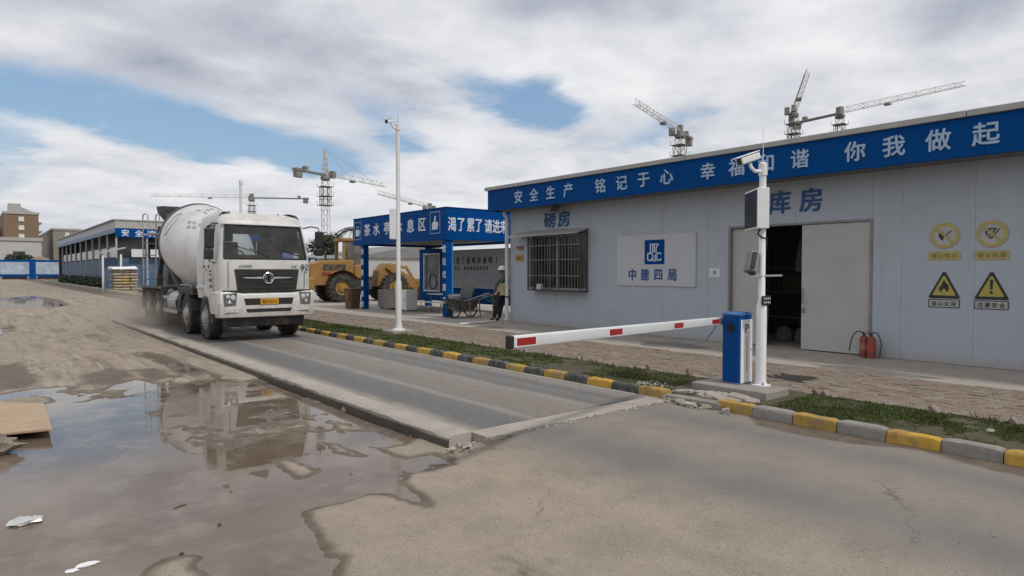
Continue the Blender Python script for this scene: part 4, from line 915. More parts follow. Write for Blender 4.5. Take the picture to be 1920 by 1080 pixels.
MB().tube([(PX+.06, PY-.03, 1.3), (PX+.085, PY-.04, 1.15), (PX+.075, PY-.03, .9), (PX+.075, PY-.02, .3)], .012, 6).build('cable', m_black, np_, smooth=True)
# tall poles at the lane
def tall_pole(x, y, H_, label, block=True, plain=False):
    t = thing('camera_pole', label, 'pole', (x, y, .05), world=True, group='tall camera poles along the lane')
    if block: MB().bx(x-.32, x+.32, y-.3, y+.3, -.05, .115).build('base_block', m_conc, t, bevel=.02)
    MB().lathe([(.18, .0), (.18, .02), (.10, .05), (.085, .16), (.08, .22), (.08, 1.22), (.062, 1.28), (.056, 1.3), (.05, H_-.15), (.065, H_-.14), (.065, H_), (.03, H_+.02)], 18, (x, y, .115)).build('shaft', m_white, t, smooth=True)
    if plain: return
    MB().cyl((x, y, H_+.12), (x, y, H_+.55), .008, .004, 6).build('antenna', m_galv, t)
    pole_camera(t, (x-.05, y, H_+.02), (-.9, -.25, 0))
    led_box(t, x-.10, y+.04, 2.45, 3.22, R(40), .40, .16)
    MB().bar((x-.02, y, 2.22), (x+.22, y-.12, 2.22), .03, .02).build('cross_arm', m_galv, t)
tall_pole(8.42, 14.8, 5.25, 'tall white camera pole standing on the turf before the tea pavilion')
tall_pole(7.9, 25.8, 4.95, 'tall grey camera pole rising behind the mixer truck cab', plain=True)

# ================================================================ TEA PAVILION
kx0, kx1, ky0, ky1, kz0, kz1 = 12.50, 16.3, 18.70, 25.75, 2.70, 3.80
G0 = .036
ki = thing('tea_pavilion', 'blue open-sided tea pavilion with white lettering on its fascia', 'pavilion', (14.4, 22.2, G0), world=True)
MB().bx(kx0, kx0+.06, ky0, ky1, kz0, kz1).build('fascia_board', m_blue, ki, bevel=.005, seg=1)
MB().bx(kx0+.061, kx1, ky0, ky0+.06, kz0, kz1).build('fascia_board', m_blue, ki, bevel=.005, seg=1)
MB().bx(kx0+.061, kx1, ky1-.06, ky1, kz0, kz1).build('fascia_board', m_blue, ki)
MB().bx(kx1+.001, kx1+.06, ky0, ky1, kz0, kz1).build('fascia_board', m_blue, ki)
MB().bx(kx0+.062, kx1-.002, ky0+.062, ky1-.062, kz0+.10, kz0+.16).build('ceiling', m_grey, ki)
MB().bx(kx0+.062, kx1-.002, ky0+.062, ky1-.062, kz1-.12, kz1-.06).build('roof', m_trim, ki)
MB().bx(kx0-.02, kx1+.08, ky0-.02, ky0+.03, kz1+.001, kz1+.03).bx(kx0-.02, kx0+.03, ky0+.031, ky1+.02, kz1+.001, kz1+.03).build('roof_cap', m_blue, ki)
PW = .24
posts = [(kx0+.03, ky0+.05), (kx0+.03, ky1-.85), (kx1-.3, ky0+.05), (kx1-.3, ky1-.3)]
pobj = []
for i, (x, y) in enumerate(posts):
    o = MB().bx(x, x+PW, y, y+PW, G0, kz0).build('post', m_blue, ki, bevel=.01, seg=1); pobj.append((o, x, y))
o, x, y = pobj[0]
for k, ch in enumerate('建设优质工'): letters(MB(), ch, (x-.004, y+PW/2, 2.40-.445*k), NX, .27, .85, bold=.02, ext=.004).build('letter', m_letter, o)
MB().bx(x+PW+.001, x+PW+.06, y+.02, y+.08, G0, kz0).build('corner_strip', M('strip', (.05, .19, .45), .4), o)
o, x, y = pobj[1]
for k, ch in enumerate('加强质量管理'): letters(MB(), ch, (x-.004, y+PW/2, 2.44-.44*k), NX, .27, .85, bold=.02, ext=.004).build('letter', m_letter, o)
for ch, yy in zip('茶水亭休息区', (24.48, 23.69, 22.82, 21.93, 21.05, 20.23)): letters(MB(), ch, (12.492, yy, 3.30), NX, .52, 1.05, bold=.018, ext=.01).build('letter', m_letter, ki)
for ch, xx in zip('渴了累了请进来', (12.73, 13.11, 13.52, 13.87, 14.30, 14.66, 15.01)): letters(MB(), ch, (xx, 18.692, 3.24), NY, .52, .68, bold=.018, ext=.01).build('letter', m_letter, ki)
# cup picture and thumbs-up picture in outlined squares
def square_mark(yc, zc, s_, pieces):
    o = MB(); w_ = .022
    for a, b in ((-s_, s_), (-s_, -s_)): pass
    U, V, N_ = NX; c = Vector((12.494, yc, zc)); b = MB()
    for (a0, b0, a1, b1) in ((-s_, -s_*1.2, s_, -s_*1.2), (-s_, s_*1.2, s_, s_*1.2), (-s_, -s_*1.2, -s_, s_*1.2), (s_, -s_*1.2, s_, s_*1.2)):
        b.bar(c+U*a0+V*b0, c+U*a1+V*b1, .006, w_, V if b0 == b1 else U)
    b.build('pictogram_frame', m_letter_pale, ki)
    b = MB()
    for poly in pieces: b.prism(poly, c, U, V, .006)
    b.build('pictogram', m_letter, ki)
square_mark(25.35, 3.30, .30, [[(-.18, -.22), (.12, -.22), (.16, .05), (-.20, .05)], [(.13, -.15), (.24, -.10), (.24, .02), (.16, .02), (.19, -.01), (.19, -.07), (.14, -.09)], [(-.12, .10), (-.08, .10), (-.05, .2), (-.09, .2)], [(.02, .10), (.06, .10), (.09, .2), (.05, .2)]])
square_mark(19.39, 3.32, .31, [[(-.20, -.24), (.14, -.24), (.20, -.10), (.18, .02), (.02, .02), (.05, .22), (-.02, .24), (-.08, .05), (-.20, -.02)]])
# back boards
bb = thing('notice_board', 'wide grey notice board with dark text at the back of the pavilion', 'board', (16.0, 21.9, G0), world=True)
MB().bx(15.96, 16.0, 19.4, 24.0, .92, 2.52).build('panel', M('board_grey', (.40, .42, .45), .6, var=.06), bb)
MB().bx(15.94, 16.02, 19.3, 24.1, .28, .915).build('base_panel', m_blue, bb)
m_btxt = M('board_print', (.045, .05, .06), .6)
for k, ch in enumerate('们辛苦了请喝杯茶吧！'): letters(MB(), ch, (15.955, 23.75-.38*k, 2.06), NX, .30, .9, bold=.02, ext=.004).build('letter', m_btxt, bb)
for k, ch in enumerate('为工人服务 您的健康是我们的'):
    if ch != ' ': letters(MB(), ch, (15.955, 23.8-.22*k, 1.74), NX, .16, .9, bold=.02, ext=.003).build('letter', m_btxt, bb)
b = MB()
for r_ in range(6):
    z_ = 1.56-.105*r_
    for a, w_ in ((23.8, random.uniform(1.1, 1.7)), (21.8, random.uniform(1.2, 1.9))): b.bx(15.952, 15.9585, a-w_, a, z_, z_+.026)
tag(b.build('text_lines', M('board_lines', (.24, .26, .28), .6), bb), kind='stuff')
b2 = thing('poster_stand', 'narrow blue-framed poster stand beside the notice board', 'poster', (16.0, 25.2, G0), world=True)
MB().bx(15.96, 16.02, 24.2, 26.1, .30, 2.62).build('frame', m_blue, b2)
MB().bx(15.945, 15.958, 24.38, 25.75, .70, 2.42).build('border', m_letter, b2)
MB().bx(15.935, 15.944, 24.44, 25.69, .76, 2.36).build('picture', M('poster', (.20, .21, .22), .5, var=.7, vs=2.2), b2)
MB().tube([(15.93, 24.9+.3*math.cos(t), 1.15+.33*math.sin(t)) for t in np.linspace(0, 6.28, 18)], .03, 5).bar((15.93, 25.45, .8), (15.93, 25.45, 2.3), .1, .02).build('picture_mark', m_btxt, b2)
# table and bench
tb = thing('trestle_table', 'long white trestle table under the pavilion', 'table', (14.2, 20.9, G0), world=True)
MB().bx(13.9, 14.5, 20.1, 22.2, .70, .74).build('top', m_white, tb, bevel=.006)
for x in (13.95, 14.42):
    for y in (20.3, 21.95): MB().cyl((x, y, G0), (x, y, .70), .018, n=8).build('leg', m_steel, tb)
bn = thing('bench', 'narrow pale bench in front of the white table', 'bench', (13.5, 20.9, G0), world=True)
MB().bx(13.35, 13.63, 20.2, 22.0, .42, .455).build('seat', m_white, bn, bevel=.006)
for y in (20.4, 21.8):
    for x in (13.38, 13.58): MB().bx(x, x+.025, y, y+.025, G0, .42).build('leg', m_steel, bn)
b3 = thing('bench', 'dark blue slatted bench at the foot of the notice board', 'bench', (15.5, 20.8, G0), world=True)
for k in range(4): MB().bx(15.3+.1*k, 15.38+.1*k, 19.5, 22.4, .44, .465).build('slat', m_blue, b3)
for y in (19.7, 21.0, 22.2): MB().bx(15.32, 15.36, y, y+.04, G0, .44).bx(15.62, 15.66, y, y+.04, G0, .44).build('leg', m_steel, b3)
# concrete trough, white cabinet, rusty bin
tr = thing('concrete_trough', 'large grey concrete water trough inside the pavilion', 'trough', (13.6, 24.0, G0), world=True)
b = MB(); b.bx(13.2, 13.28, 23.05, 24.95, .12, .85).bx(13.9, 13.98, 23.05, 24.95, .12, .85).bx(13.281, 13.899, 23.05, 23.13, .12, .85).bx(13.281, 13.899, 24.87, 24.95, .12, .85); b.build('walls', m_conc, tr, bevel=.01)
MB().bx(13.281, 13.899, 23.131, 24.869, .14, .22).build('floor', m_conc, tr)
for x in (13.25, 13.85):
    for y in (23.2, 24.7): MB().bx(x, x+.08, y, y+.1, G0, .12).build('foot', m_steel, tr)
wc = thing('cabinet', 'pale grey metal cabinet beside the concrete trough', 'cabinet', (13.35, 22.75, G0), world=True)
MB().bx(13.1, 13.6, 22.40, 22.98, .08, .88).build('body', m_white, wc, bevel=.012); MB().bx(13.085, 13.099, 22.43, 22.95, .11, .85).build('door', m_white_clean, wc, bevel=.004)
MB().bx(13.07, 13.085, 22.50, 22.53, .42, .55).build('handle', m_steel, wc)
for y in (22.45, 22.9): MB().bx(13.12, 13.16, y, y+.04, G0, .08).bx(13.54, 13.58, y, y+.04, G0, .08).build('foot', m_steel, wc)
rb = thing('waste_bin', 'rusty brown square bin beside the left pavilion post', 'bin', (12.45, 25.75, G0), world=True)
b = MB(); b.loft([[(12.22, 25.45, G0+.01), (12.62, 25.45, G0+.01), (12.62, 26.0, G0+.01), (12.22, 26.0, G0+.01)], [(12.18, 25.4, .85), (12.66, 25.4, .85), (12.66, 26.05, .85), (12.18, 26.05, .85)]]); b.build('body', m_rust, rb, bevel=.015)
MB().bx(12.155, 12.185, 25.56, 25.80, .45, .72).build('red_sticker', m_ext_red, rb); MB().bx(12.16, 12.68, 25.38, 26.07, .851, .89).build('lid', m_rust, rb, bevel=.012)
# two-wheeled hand cart with tipped metal seat shell on it
hc = thing('hand_cart', 'old two-wheeled steel hand cart parked by the pavilion post', 'hand cart', (12.75, 17.95, G0), world=True)
def spoked(cx, cy, cz, r, axis, t, nsp=10):
    a = Vector(axis).normalized(); s_ = a.orthogonal().normalized(); u_ = a.cross(s_); c = Vector((cx, cy, cz))
    w_ = MB().tube([c+(s_*math.cos(2*math.pi*k/24)+u_*math.sin(2*math.pi*k/24))*r for k in range(24)], .026, 6, True).build('tyre', m_rubber, t, smooth=True)
    b = MB()
    for k in range(nsp):
        an = 2*math.pi*k/nsp; b.cyl(c, c+(s_*math.cos(an)+u_*math.sin(an))*(r-.01), .006, n=5, caps=False)
    b.cyl(c-a*.05, c+a*.05, .035, n=8); b.build('spokes', m_steel, w_)
cc = Vector((12.86, 18.28, G0)); ax = Vector((.977, .216, 0)); fwv = Vector((.216, -.977, 0))
def cpt(a, b_, z): return tuple(cc+ax*a+fwv*b_+Vector((0, 0, z)))
for sg in (-1, 1):
    q = cc+ax*.42*sg; spoked(q.x, q.y, G0+.33, .31, tuple(ax), hc)
tub = MB()
tub.loft([[cpt(-.25, -.40, .28), cpt(.25, -.40, .28), cpt(.25, .35, .28), cpt(-.25, .35, .28)], [cpt(-.35, -.55, .60), cpt(.35, -.55, .60), cpt(.35, .50, .60), cpt(-.35, .50, .60)], [cpt(-.32, -.52, .60), cpt(.32, -.52, .60), cpt(.32, .47, .60), cpt(-.32, .47, .60)], [cpt(-.23, -.38, .31), cpt(.23, -.38, .31), cpt(.23, .33, .31), cpt(-.23, .33, .31)]])
tub.build('tub', M('cart_steel', (.10, .095, .085), .6, .3, var=.3, dirt=((.22, .19, .15), .5, 6)), hc)
MB().bar(cpt(-.45, 0, .33), cpt(.45, 0, .33), .04).build('axle', m_steel, hc)
for sg in (-1, 1): MB().tube([cpt(.28*sg, .2, .56), cpt(.28*sg, .6, .64), cpt(.26*sg, 1.25, .84), cpt(.26*sg, 1.45, .87)], .018, 6).build('handle', m_galv, hc)
MB().bar(cpt(-.27, 1.0, .765), cpt(.27, 1.0, .765), .03).build('cross_bar', m_galv, hc)
for sg in (-1, 1): MB().bar(cpt(.25*sg, .55, .60), cpt(.25*sg, .62, .02), .03).build('prop', m_steel, hc)
sc_ = thing('metal_scoop', 'dented grey metal tray propped upright on the hand cart', 'tray', (12.85, 18.2, .62), world=True)
MB().loft([[cpt(-.25, -.35, .615), cpt(.25, -.35, .615), cpt(.25, .15, .615), cpt(-.25, .15, .615)], [cpt(-.29, -.40, .78), cpt(.29, -.40, .78), cpt(.29, .20, .72), cpt(-.29, .20, .72)]]).build('pan', m_galv, sc_)
MB().loft([[cpt(-.28, .12, .70), cpt(.28, .12, .70), cpt(.28, .16, .70), cpt(-.28, .16, .70)], [cpt(-.30, .30, 1.16), cpt(.30, .30, 1.16), cpt(.30, .34, 1.16), cpt(-.30, .34, 1.16)]]).build('back', m_galv, sc_)
MB().tube([cpt(-.30, .18, .70), cpt(-.32, .34, 1.18), cpt(.32, .34, 1.18), cpt(.30, .18, .70)], .018, 6).build('rim', m_steel, sc_)
# ---------------------------------------------------------------- potted plant by the board
pp = thing('potted_plant', 'spiky potted plant beside the leaning worker', 'plant', (14.9, 18.9, G0), world=True)
MB().lathe([(.12, 0), (.17, .28), (.18, .30), (.15, .30), (.13, .27)], 14, (14.9, 18.95, G0)).build('pot', m_rust, pp)
b = MB()
for k in range(46):
    a = random.uniform(0, 6.28); l_ = random.uniform(.45, .9); e = random.uniform(.35, 1.2); base = Vector((14.9, 18.95, G0+.28)); prev = base; dirv = Vector((math.cos(a), math.sin(a), 0)); sdv_ = Vector((-math.sin(a), math.cos(a), 0))
    pts = [base+dirv*(l_*t*math.cos(e)*(1+.3*t))+Vector((0, 0, l_*math.sin(e)*t-.22*t*t*l_)) for t in (0, .35, .7, 1)]; w_ = (.012, .022, .018, .002)
    b.loft([[p-sdv_*q for p, q in zip(pts, w_)], [p+sdv_*q for p, q in zip(pts, w_)]], closed=False)
tag(b.build('leaves', M('plant_leaf', (.05, .075, .03), .6, var=.4), pp), kind='stuff')
# ================================================================ WORKER
def person():
    t = thing('person', 'worker in pale vest and white hard hat leaning at the building corner', 'person', (12.75, 16.55, G0), world=True)
    O = Vector((12.70, 16.50, G0))
    # leaning back against the end wall (wall at y=15.73), feet out; sees the lane
    def P(x, y, z): return O+Vector((x, y, z))
    J = {'pel': P(.13, -.46, .88), 'belly': P(.13, -.46, 1.03), 'chest': P(.14, -.53, 1.25), 'neck': P(.13, -.53, 1.42), 'head0': P(.11, -.50, 1.50), 'head': P(.09, -.49, 1.59), 'crown': P(.08, -.49, 1.665),
         'shl': P(-.04, -.50, 1.36), 'ell': P(-.10, -.42, 1.10), 'wrl': P(-.04, -.27, .92), 'shr': P(.30, -.50, 1.36), 'elr': P(.36, -.42, 1.10), 'wrr': P(.30, -.25, .93),
         'hl': P(.03, -.44, .84), 'kl': P(.0, -.30, .47), 'al': P(-.02, -.22, .09), 'tl': P(-.14, -.17, .04), 'hr': P(.22, -.44, .84), 'kr': P(.19, -.32, .47), 'ar': P(.18, -.24, .09), 'tr': P(.07, -.19, .04)}
    Rr = {'pel': .125, 'belly': .115, 'chest': .135, 'neck': .055, 'head0': .075, 'head': .092, 'crown': .07, 'shl': .065, 'ell': .043, 'wrl': .030, 'shr': .065, 'elr': .043, 'wrr': .030, 'hl': .085, 'kl': .058, 'al': .04, 'tl': .035, 'hr': .085, 'kr': .058, 'ar': .04, 'tr': .035}
    Ed = [('pel', 'belly'), ('belly', 'chest'), ('chest', 'neck'), ('neck', 'head0'), ('head0', 'head'), ('head', 'crown'), ('chest', 'shl'), ('shl', 'ell'), ('ell', 'wrl'), ('chest', 'shr'), ('shr', 'elr'), ('elr', 'wrr'), ('pel', 'hl'), ('hl', 'kl'), ('kl', 'al'), ('al', 'tl'), ('pel', 'hr'), ('hr', 'kr'), ('kr', 'ar'), ('ar', 'tr')]
    for sd_, wr in (('l', 'wrl'), ('r', 'wrr')):
        d = (J[wr]-J['el'+sd_]).normalized(); s_ = d.cross(Vector((0, 0, 1))).normalized(); pm = 'pm'+sd_; J[pm] = J[wr]+d*.06; Rr[pm] = .026; Ed.append((wr, pm))
        for k, (off, ln) in enumerate(((-.030, .075), (-.010, .085), (.010, .08), (.030, .065))):
            a, b_ = 'f%s%da' % (sd_, k), 'f%s%db' % (sd_, k)
            J[a] = J[pm]+s_*off+d*ln*.5; J[b_] = J[pm]+s_*off*1.1+d*ln*.85+Vector((0, 0, -.02)); Rr[a] = .009; Rr[b_] = .008; Ed += [(pm, a), (a, b_)]
        a = 'th'+sd_; J[a] = J[wr]+d*.06+s_*.05; Rr[a] = .010; Ed.append((wr, a))
    def skin(name, keys, edges, rad, mat, root, parent, sub=1):
        ks = list(keys); ix = {k: i for i, k in enumerate(ks)}
        m = bpy.data.meshes.new(name); off = OFF[t.name]; m.from_pydata([tuple(J[k]-off) for k in ks], [(ix[a], ix[b_]) for a, b_ in edges], []); m.materials.append(mat)
        o = bpy.data.objects.new(name, m); COL.objects.link(o); o.parent = parent; OFF[o.name] = off
        md = o.modifiers.new('skin', 'SKIN'); md.use_smooth_shade = True
        for i, k in enumerate(ks):
            sv = m.skin_vertices[0].data[i]; sv.radius = (rad[k], rad[k]); sv.use_root = (k == root)
        sb_ = o.modifiers.new('sub', 'SUBSURF'); sb_.levels = sub; sb_.render_levels = sub
        return o
    m_skin = M('skin', (.19, .115, .08), .6, var=.1)
    body = skin('body', J.keys(), Ed, Rr, m_skin, 'pel', t, 2)
    m_tr = M('dark_trousers', (.022, .024, .032), .85, var=.3, vs=9); m_sh = M('grey_shirt', (.10, .11, .12), .85, var=.2); m_vs = M('pale_vest', (.42, .35, .20), .75, var=.2, vs=6); m_bt = M('boots', (.02, .018, .016), .7)
    grow_ = lambda f: {k: v*f for k, v in Rr.items()}
    ks = ['pel', 'hl', 'kl', 'al', 'hr', 'kr', 'ar']; r2 = {k: Rr[k]*1.22+.012 for k in ks}; r2['pel'] = .135
    skin('trousers', ks, [('pel', 'hl'), ('hl', 'kl'), ('kl', 'al'), ('pel', 'hr'), ('hr', 'kr'), ('kr', 'ar')], r2, m_tr, 'pel', t)
    ks = ['shl', 'ell', 'shr', 'elr', 'chest']; r3 = {k: Rr[k]*1.15+.012 for k in ks}; r3['chest'] = .12
    skin('shirt', ks, [('chest', 'shl'), ('shl', 'ell'), ('chest', 'shr'), ('shr', 'elr')], r3, m_sh, 'chest', t)
    ks = ['pel', 'belly', 'chest']; r4 = {'pel': .175, 'belly': .19, 'chest': .21}
    skin('vest', ks, [('pel', 'belly'), ('belly', 'chest')], r4, m_vs, 'belly', t)
    for a, b_ in (('al', 'tl'), ('ar', 'tr')):
        r5 = {a: .062, b_: .048}; skin('boot', [a, b_], [(a, b_)], r5, m_bt, a, t)
    hd = J['head']; fdir = Vector((-.85, .52, 0)).normalized(); fs = fdir.cross(Vector((0, 0, 1)))
    hb = MB(); hb.lathe([(.118, .0), (.120, .02), (.115, .06), (.095, .105), (.06, .13), (.015, .14)], 18, tuple(hd+Vector((0, 0, .035)))); hel = hb.build('hard_hat', m_white_clean, t, smooth=True)
    MB().prism([(.13*math.cos(a)*1.1, .13*math.sin(a)) for a in np.linspace(-1.1, 1.1, 9)]+[(.08, .10), (.08, -.10)], tuple(hd+Vector((0, 0, .045))), tuple(fdir), tuple(-fs), .01).build('peak', m_white_clean, hel)
    # face
    for s_ in (-1, 1):
        MB().lathe([(.002, -.008), (.010, 0), (.002, .008)], 8, tuple(hd+fdir*.088+fs*.033*s_+Vector((0, 0, .0)))).build('eye', m_black, body)
        MB().lathe([(.004, -.025), (.016, 0), (.004, .025)], 8, tuple(hd+fs*.095*s_+Vector((0, 0, -.005)))).build('ear', m_skin, body)
    MB().lathe([(.006, .02), (.016, -.02), (.004, -.03)], 8, tuple(hd+fdir*.10+Vector((0, 0, -.02)))).build('nose', m_skin, body)
    MB().bar(hd+fdir*.088+fs*.022+Vector((0, 0, -.06)), hd+fdir*.088-fs*.022+Vector((0, 0, -.06)), .008).build('mouth', M('lip', (.13, .06, .05), .6), body)
    MB().lathe([(.105, 0), (.10, -.03), (.085, -.045)], 14, tuple(hd+Vector((0, 0, .035))-fdir*.012), caps=False).build('hair', m_black, body)
person()

# ================================================================ CONCRETE MIXER TRUCK
TX, TY = 5.28, 15.40
tk = thing('mixer_truck', 'white concrete mixer truck with number 92 driving onto the weighbridge', 'truck', (TX, TY, .0))
# ---- cab shell: rounded plan sections, openings for windscreen and door windows
def plan(z, hw, yf, yb, r):
    """columns: front 10, corner 4, side 8 ... back"""
    pts = []
    for k in range(11):                                   # front, left (-x) to right
        u = -1+2*k/10; pts.append((u*(hw-r), yf+.05*abs(u)**2.5*.6, z))
    for k in range(1, 4):
        a = R(-90+22.5*k); pts.append((hw-r+r*math.cos(a), yf+.03+r+r*math.sin(a), z))
    ys_ = [yf+.03+r, .62, .70, 1.00, 1.38, 1.46, 1.75, yb-.05]
    ys_[0] = min(ys_[0], .55)
    for q in ys_: pts.append((hw, q, z))
    for u in (1, .5, 0, -.5, -1): pts.append((u*(hw-.05), yb, z))
    for q in reversed(ys_): pts.append((-hw, q, z))
    for k in range(3, 0, -1):
        a = R(-90+22.5*k); pts.append((-(hw-r+r*math.cos(a)), yf+.03+r+r*math.sin(a), z))
    return pts
LV = [(.98, 1.10, .10, 2.02, .14), (1.20, 1.115, .09, 2.05, .16), (1.55, 1.12, .075, 2.06, .18), (1.88, 1.12, .085, 2.06, .19), (1.93, 1.115, .10, 2.06, .19), (2.32, 1.075, .20, 2.05, .19), (2.71, 1.03, .305, 2.03, .19), (2.79, 1.015, .34, 2.02, .20), (2.93, .985, .44, 1.98, .24), (3.005, .90, .63, 1.88, .28), (3.03, .70, .9, 1.7, .30)]
rings = [plan(*l) for l in LV]
NF = 10
def skip(k, i):
    if k in (4, 5):
        if 0 <= i <= 9 or i in (10, len(rings[0])-1): return True
        if i in (15, 16): return True                       # right door window (2 cols .70-1.38)
        n = len(rings[0])
        if i in (n-3-8+3-0, n-3-8+4-0): return True
    return False
nP = len(rings[0])
# side column indexes on the left mirror those on the right
sideR = [14, 15, 16, 17]; 
first_right = 14                                           # index of ys_[0] on the right
def col_y(i): return rings[4][i][1]
def is_win(i):
    a = rings[4][i]; b = rings[4][(i+1) % nP]
    return abs(abs(a[0])-LV[4][1]) < .02 and abs(abs(b[0])-LV[4][1]) < .02 and min(a[1], b[1]) >= .69 and max(a[1], b[1]) <= 1.39
def is_front(i):
    a = rings[4][i]; b = rings[4][(i+1) % nP]
    return (i <= 9) or (i == 10) or (i == nP-1)
def is_back(i):
    a = rings[4][i]; b = rings[4][(i+1) % nP]; return a[1] > 2.05 and b[1] > 2.05 and max(abs(a[0]), abs(b[0])) < .6
cab = MB().loft(rings, skip=lambda k, i: k in (4, 5) and (is_win(i) or is_front(i) or is_back(i)))
cab = cab.build('cab', m_truck, tk, smooth=True)
ws = MB()
def pane_from(cols, ins, name):
    b = MB()
    for k in (4, 5):
        for i in cols:
            j = (i+1) % nP; q = [Vector(rings[k][i]), Vector(rings[k][j]), Vector(rings[k+1][j]), Vector(rings[k+1][i])]
            b.quad(*[(p.x*(1-ins), p.y+ins*.4, p.z) for p in q])
    return b.build(name, m_glass, cab, smooth=True)
pane_from([i for i in range(nP) if is_front(i)], .006, 'windscreen')
pane_from([i for i in range(nP) if is_win(i) and rings[4][i][0] > 0], .012, 'side_window'); pane_from([i for i in range(nP) if is_win(i) and rings[4][i][0] < 0], .012, 'side_window')
# black surround of the windscreen
sr = MB()
cols = [nP-1]+list(range(0, 12))
def edgepts(k): return [Vector(rings[k][i % nP]) for i in cols]
for k, dz in ((4, -.01), (6, .012)):
    sr.tube([p+Vector((0, -.006, dz)) for p in edgepts(k)], .022, 6)
for ii in (nP-1, 11):
    sr.tube([Vector(rings[k][ii])+Vector((0, -.008, 0)) for k in (4, 5, 6)], .022, 6)
sr.build('windscreen_seal', m_black, cab, smooth=True)
for sg in (-1, 1):
    sl = [i for i in range(nP) if is_win(i) and rings[4][i][0]*sg > 0]; ends = sorted({j for i in sl for j in (i, (i+1) % nP)}, key=lambda i: rings[4][i][1])
    lo = [Vector(rings[4][i]) for i in ends]; hi = [Vector(rings[6][i]) for i in ends]
    MB().tube(lo+[Vector(rings[5][ends[-1]])]+list(reversed(hi))+[Vector(rings[5][ends[0]])], .016, 6, True).build('window_seal', m_black, cab, smooth=True)
# interior
MB().bx(-.95, .95, .45, .75, 1.55, 1.90).build('dashboard', m_black, cab, bevel=.05)
for x in (-.5, .5):
    s_ = MB().bx(x-.26, x+.26, 1.05, 1.5, 1.35, 1.62).build('seat', m_black, cab, bevel=.05); MB().bx(x-.25, x+.25, 1.45, 1.58, 1.62, 2.35).bx(x-.13, x+.13, 1.46, 1.56, 2.36, 2.58).build('seat_back', m_black, s_, bevel=.04)
MB().tube([(-.5+.21*math.cos(a), .88-.06*math.sin(a), 1.95+.19*math.sin(a)) for a in np.linspace(0, 2*math.pi, 20, endpoint=False)], .018, 6, True).build('steering_wheel', m_black, cab)
MB().bx(-1.0, 1.0, 1.96, 1.985, 1.0, 2.05).bx(-1.0, -.535, 1.96, 1.985, 2.051, 2.75).bx(.535, 1.0, 1.96, 1.985, 2.051, 2.75).bx(-.534, .534, 1.96, 1.985, 2.58, 2.75).build('rear_lining', M('cab_lining', (.13, .13, .125), .8), cab)
pane_from([i for i in range(nP) if is_back(i)], .004, 'rear_window')
MB().bx(.45, .95, .42, .60, 1.93, 1.945).build('paper', m_white_clean, cab); MB().obox((.62, .40, 2.0), (.24, .01, .16), Matrix.Rotation(R(-25), 3, 'X')).build('blue_card', M('bluecard', (.05, .15, .45), .5), cab); MB().obox((.86, .41, 2.0), (.2, .01, .14), Matrix.Rotation(R(-25), 3, 'X')).build('white_card', m_white_clean, cab)
# sun visor / front roof lip, markers
MB().loft([[(x, .315+.05*abs(x)**2.5, 2.76) for x in np.linspace(-.98, .98, 9)], [(x, .25+.05*abs(x)**2.5, 2.72) for x in np.linspace(-.98, .98, 9)], [(x, .255+.05*abs(x)**2.5, 2.705) for x in np.linspace(-.98, .98, 9)]], closed=False).build('visor', m_truck, cab)
for x in (-.72, .72): MB().lathe([(.035, 0), (.035, .03), (.025, .05), (.008, .06)], 10, (x*.85, 1.0, 3.0)).build('roof_lamp', m_black, cab)
# grille and emblem
gr = MB().prism([(-.78, .27), (.78, .27), (.70, -.28), (-.70, -.28)], (0, .055, 1.41), (1, 0, 0), (0, 0, 1), .06).build('grille', m_black, cab, bevel=.015)
MB().bx(-1.06, 1.06, .045, .10, 1.135, 1.19).build('grille_gap', m_black, cab)
for k in range(4): MB().bx(-.66+.012*k, .66-.012*k, .045, .0545, 1.24+.1*k, 1.262+.1*k).build('grille_slat', M('slat_dark%d' % k, (.03, .03, .032), .35), gr)
MB().prism([(-.62, .012), (-.14, .026), (-.14, -.020), (-.5, -.008)], (0, .036, 1.47), (1, 0, 0), (0, 0, 1), .014).build('chrome_bar', m_chrome, gr, bevel=.004)
MB().prism([(.14, .026), (.62, .012), (.5, -.008), (.14, -.020)], (0, .036, 1.47), (1, 0, 0), (0, 0, 1), .014).build('chrome_bar', m_chrome, gr, bevel=.004)
em = MB().tube([(.118*math.cos(a), .028, 1.47+.118*math.sin(a)) for a in np.linspace(0, 2*math.pi, 28, endpoint=False)], .020, 8, True).build('emblem', m_chrome, gr, smooth=True)
for sg in (-1, 1):      # two curved wing shapes facing each other
    out_ = [(sg*.085*math.cos(R(a)), sg*.085*math.sin(R(a))) for a in range(-60, 100, 20)]
    inn = [(sg*(.03+.045*math.cos(R(a))), sg*(.01+.05*math.sin(R(a)))) for a in range(80, -80, -20)]
    MB().prism(out_+inn, (0, .024, 1.47), (1, 0, 0), (0, 0, 1), .012).build('emblem_wing', m_chrome, em)
letters(MB(), '东风商用车', (-.52, .065, 1.755), NY, .06, 1.1, bold=0, ext=.004).build('lettering', m_steel, cab)
letters(MB(), '92', (.93, .066, 1.72), NY, .21, 1.0, bold=.01, ext=.004).build('lettering', m_black, cab); letters(MB(), '天锦', (.66, .065, 1.755), NY, .055, 1.3, bold=0, ext=.004).build('lettering', m_steel, cab)
MB().bx(-.93, -.92, .062, .07, 1.24, 1.85).bx(.92, .93, .062, .07, 1.24, 1.62).build('panel_gap', m_black, cab)
# wipers
for x0, x1 in ((-.50, .02), (.22, .84)): MB().tube([(x1+.02, .10, 1.92), (x1-.02, .115, 1.99), (x0+.1, .165, 2.16)], .012, 5).bar((x0-.25, .19, 2.22), (x1, .115, 1.98), .014, .018).build('wiper', m_black, cab)
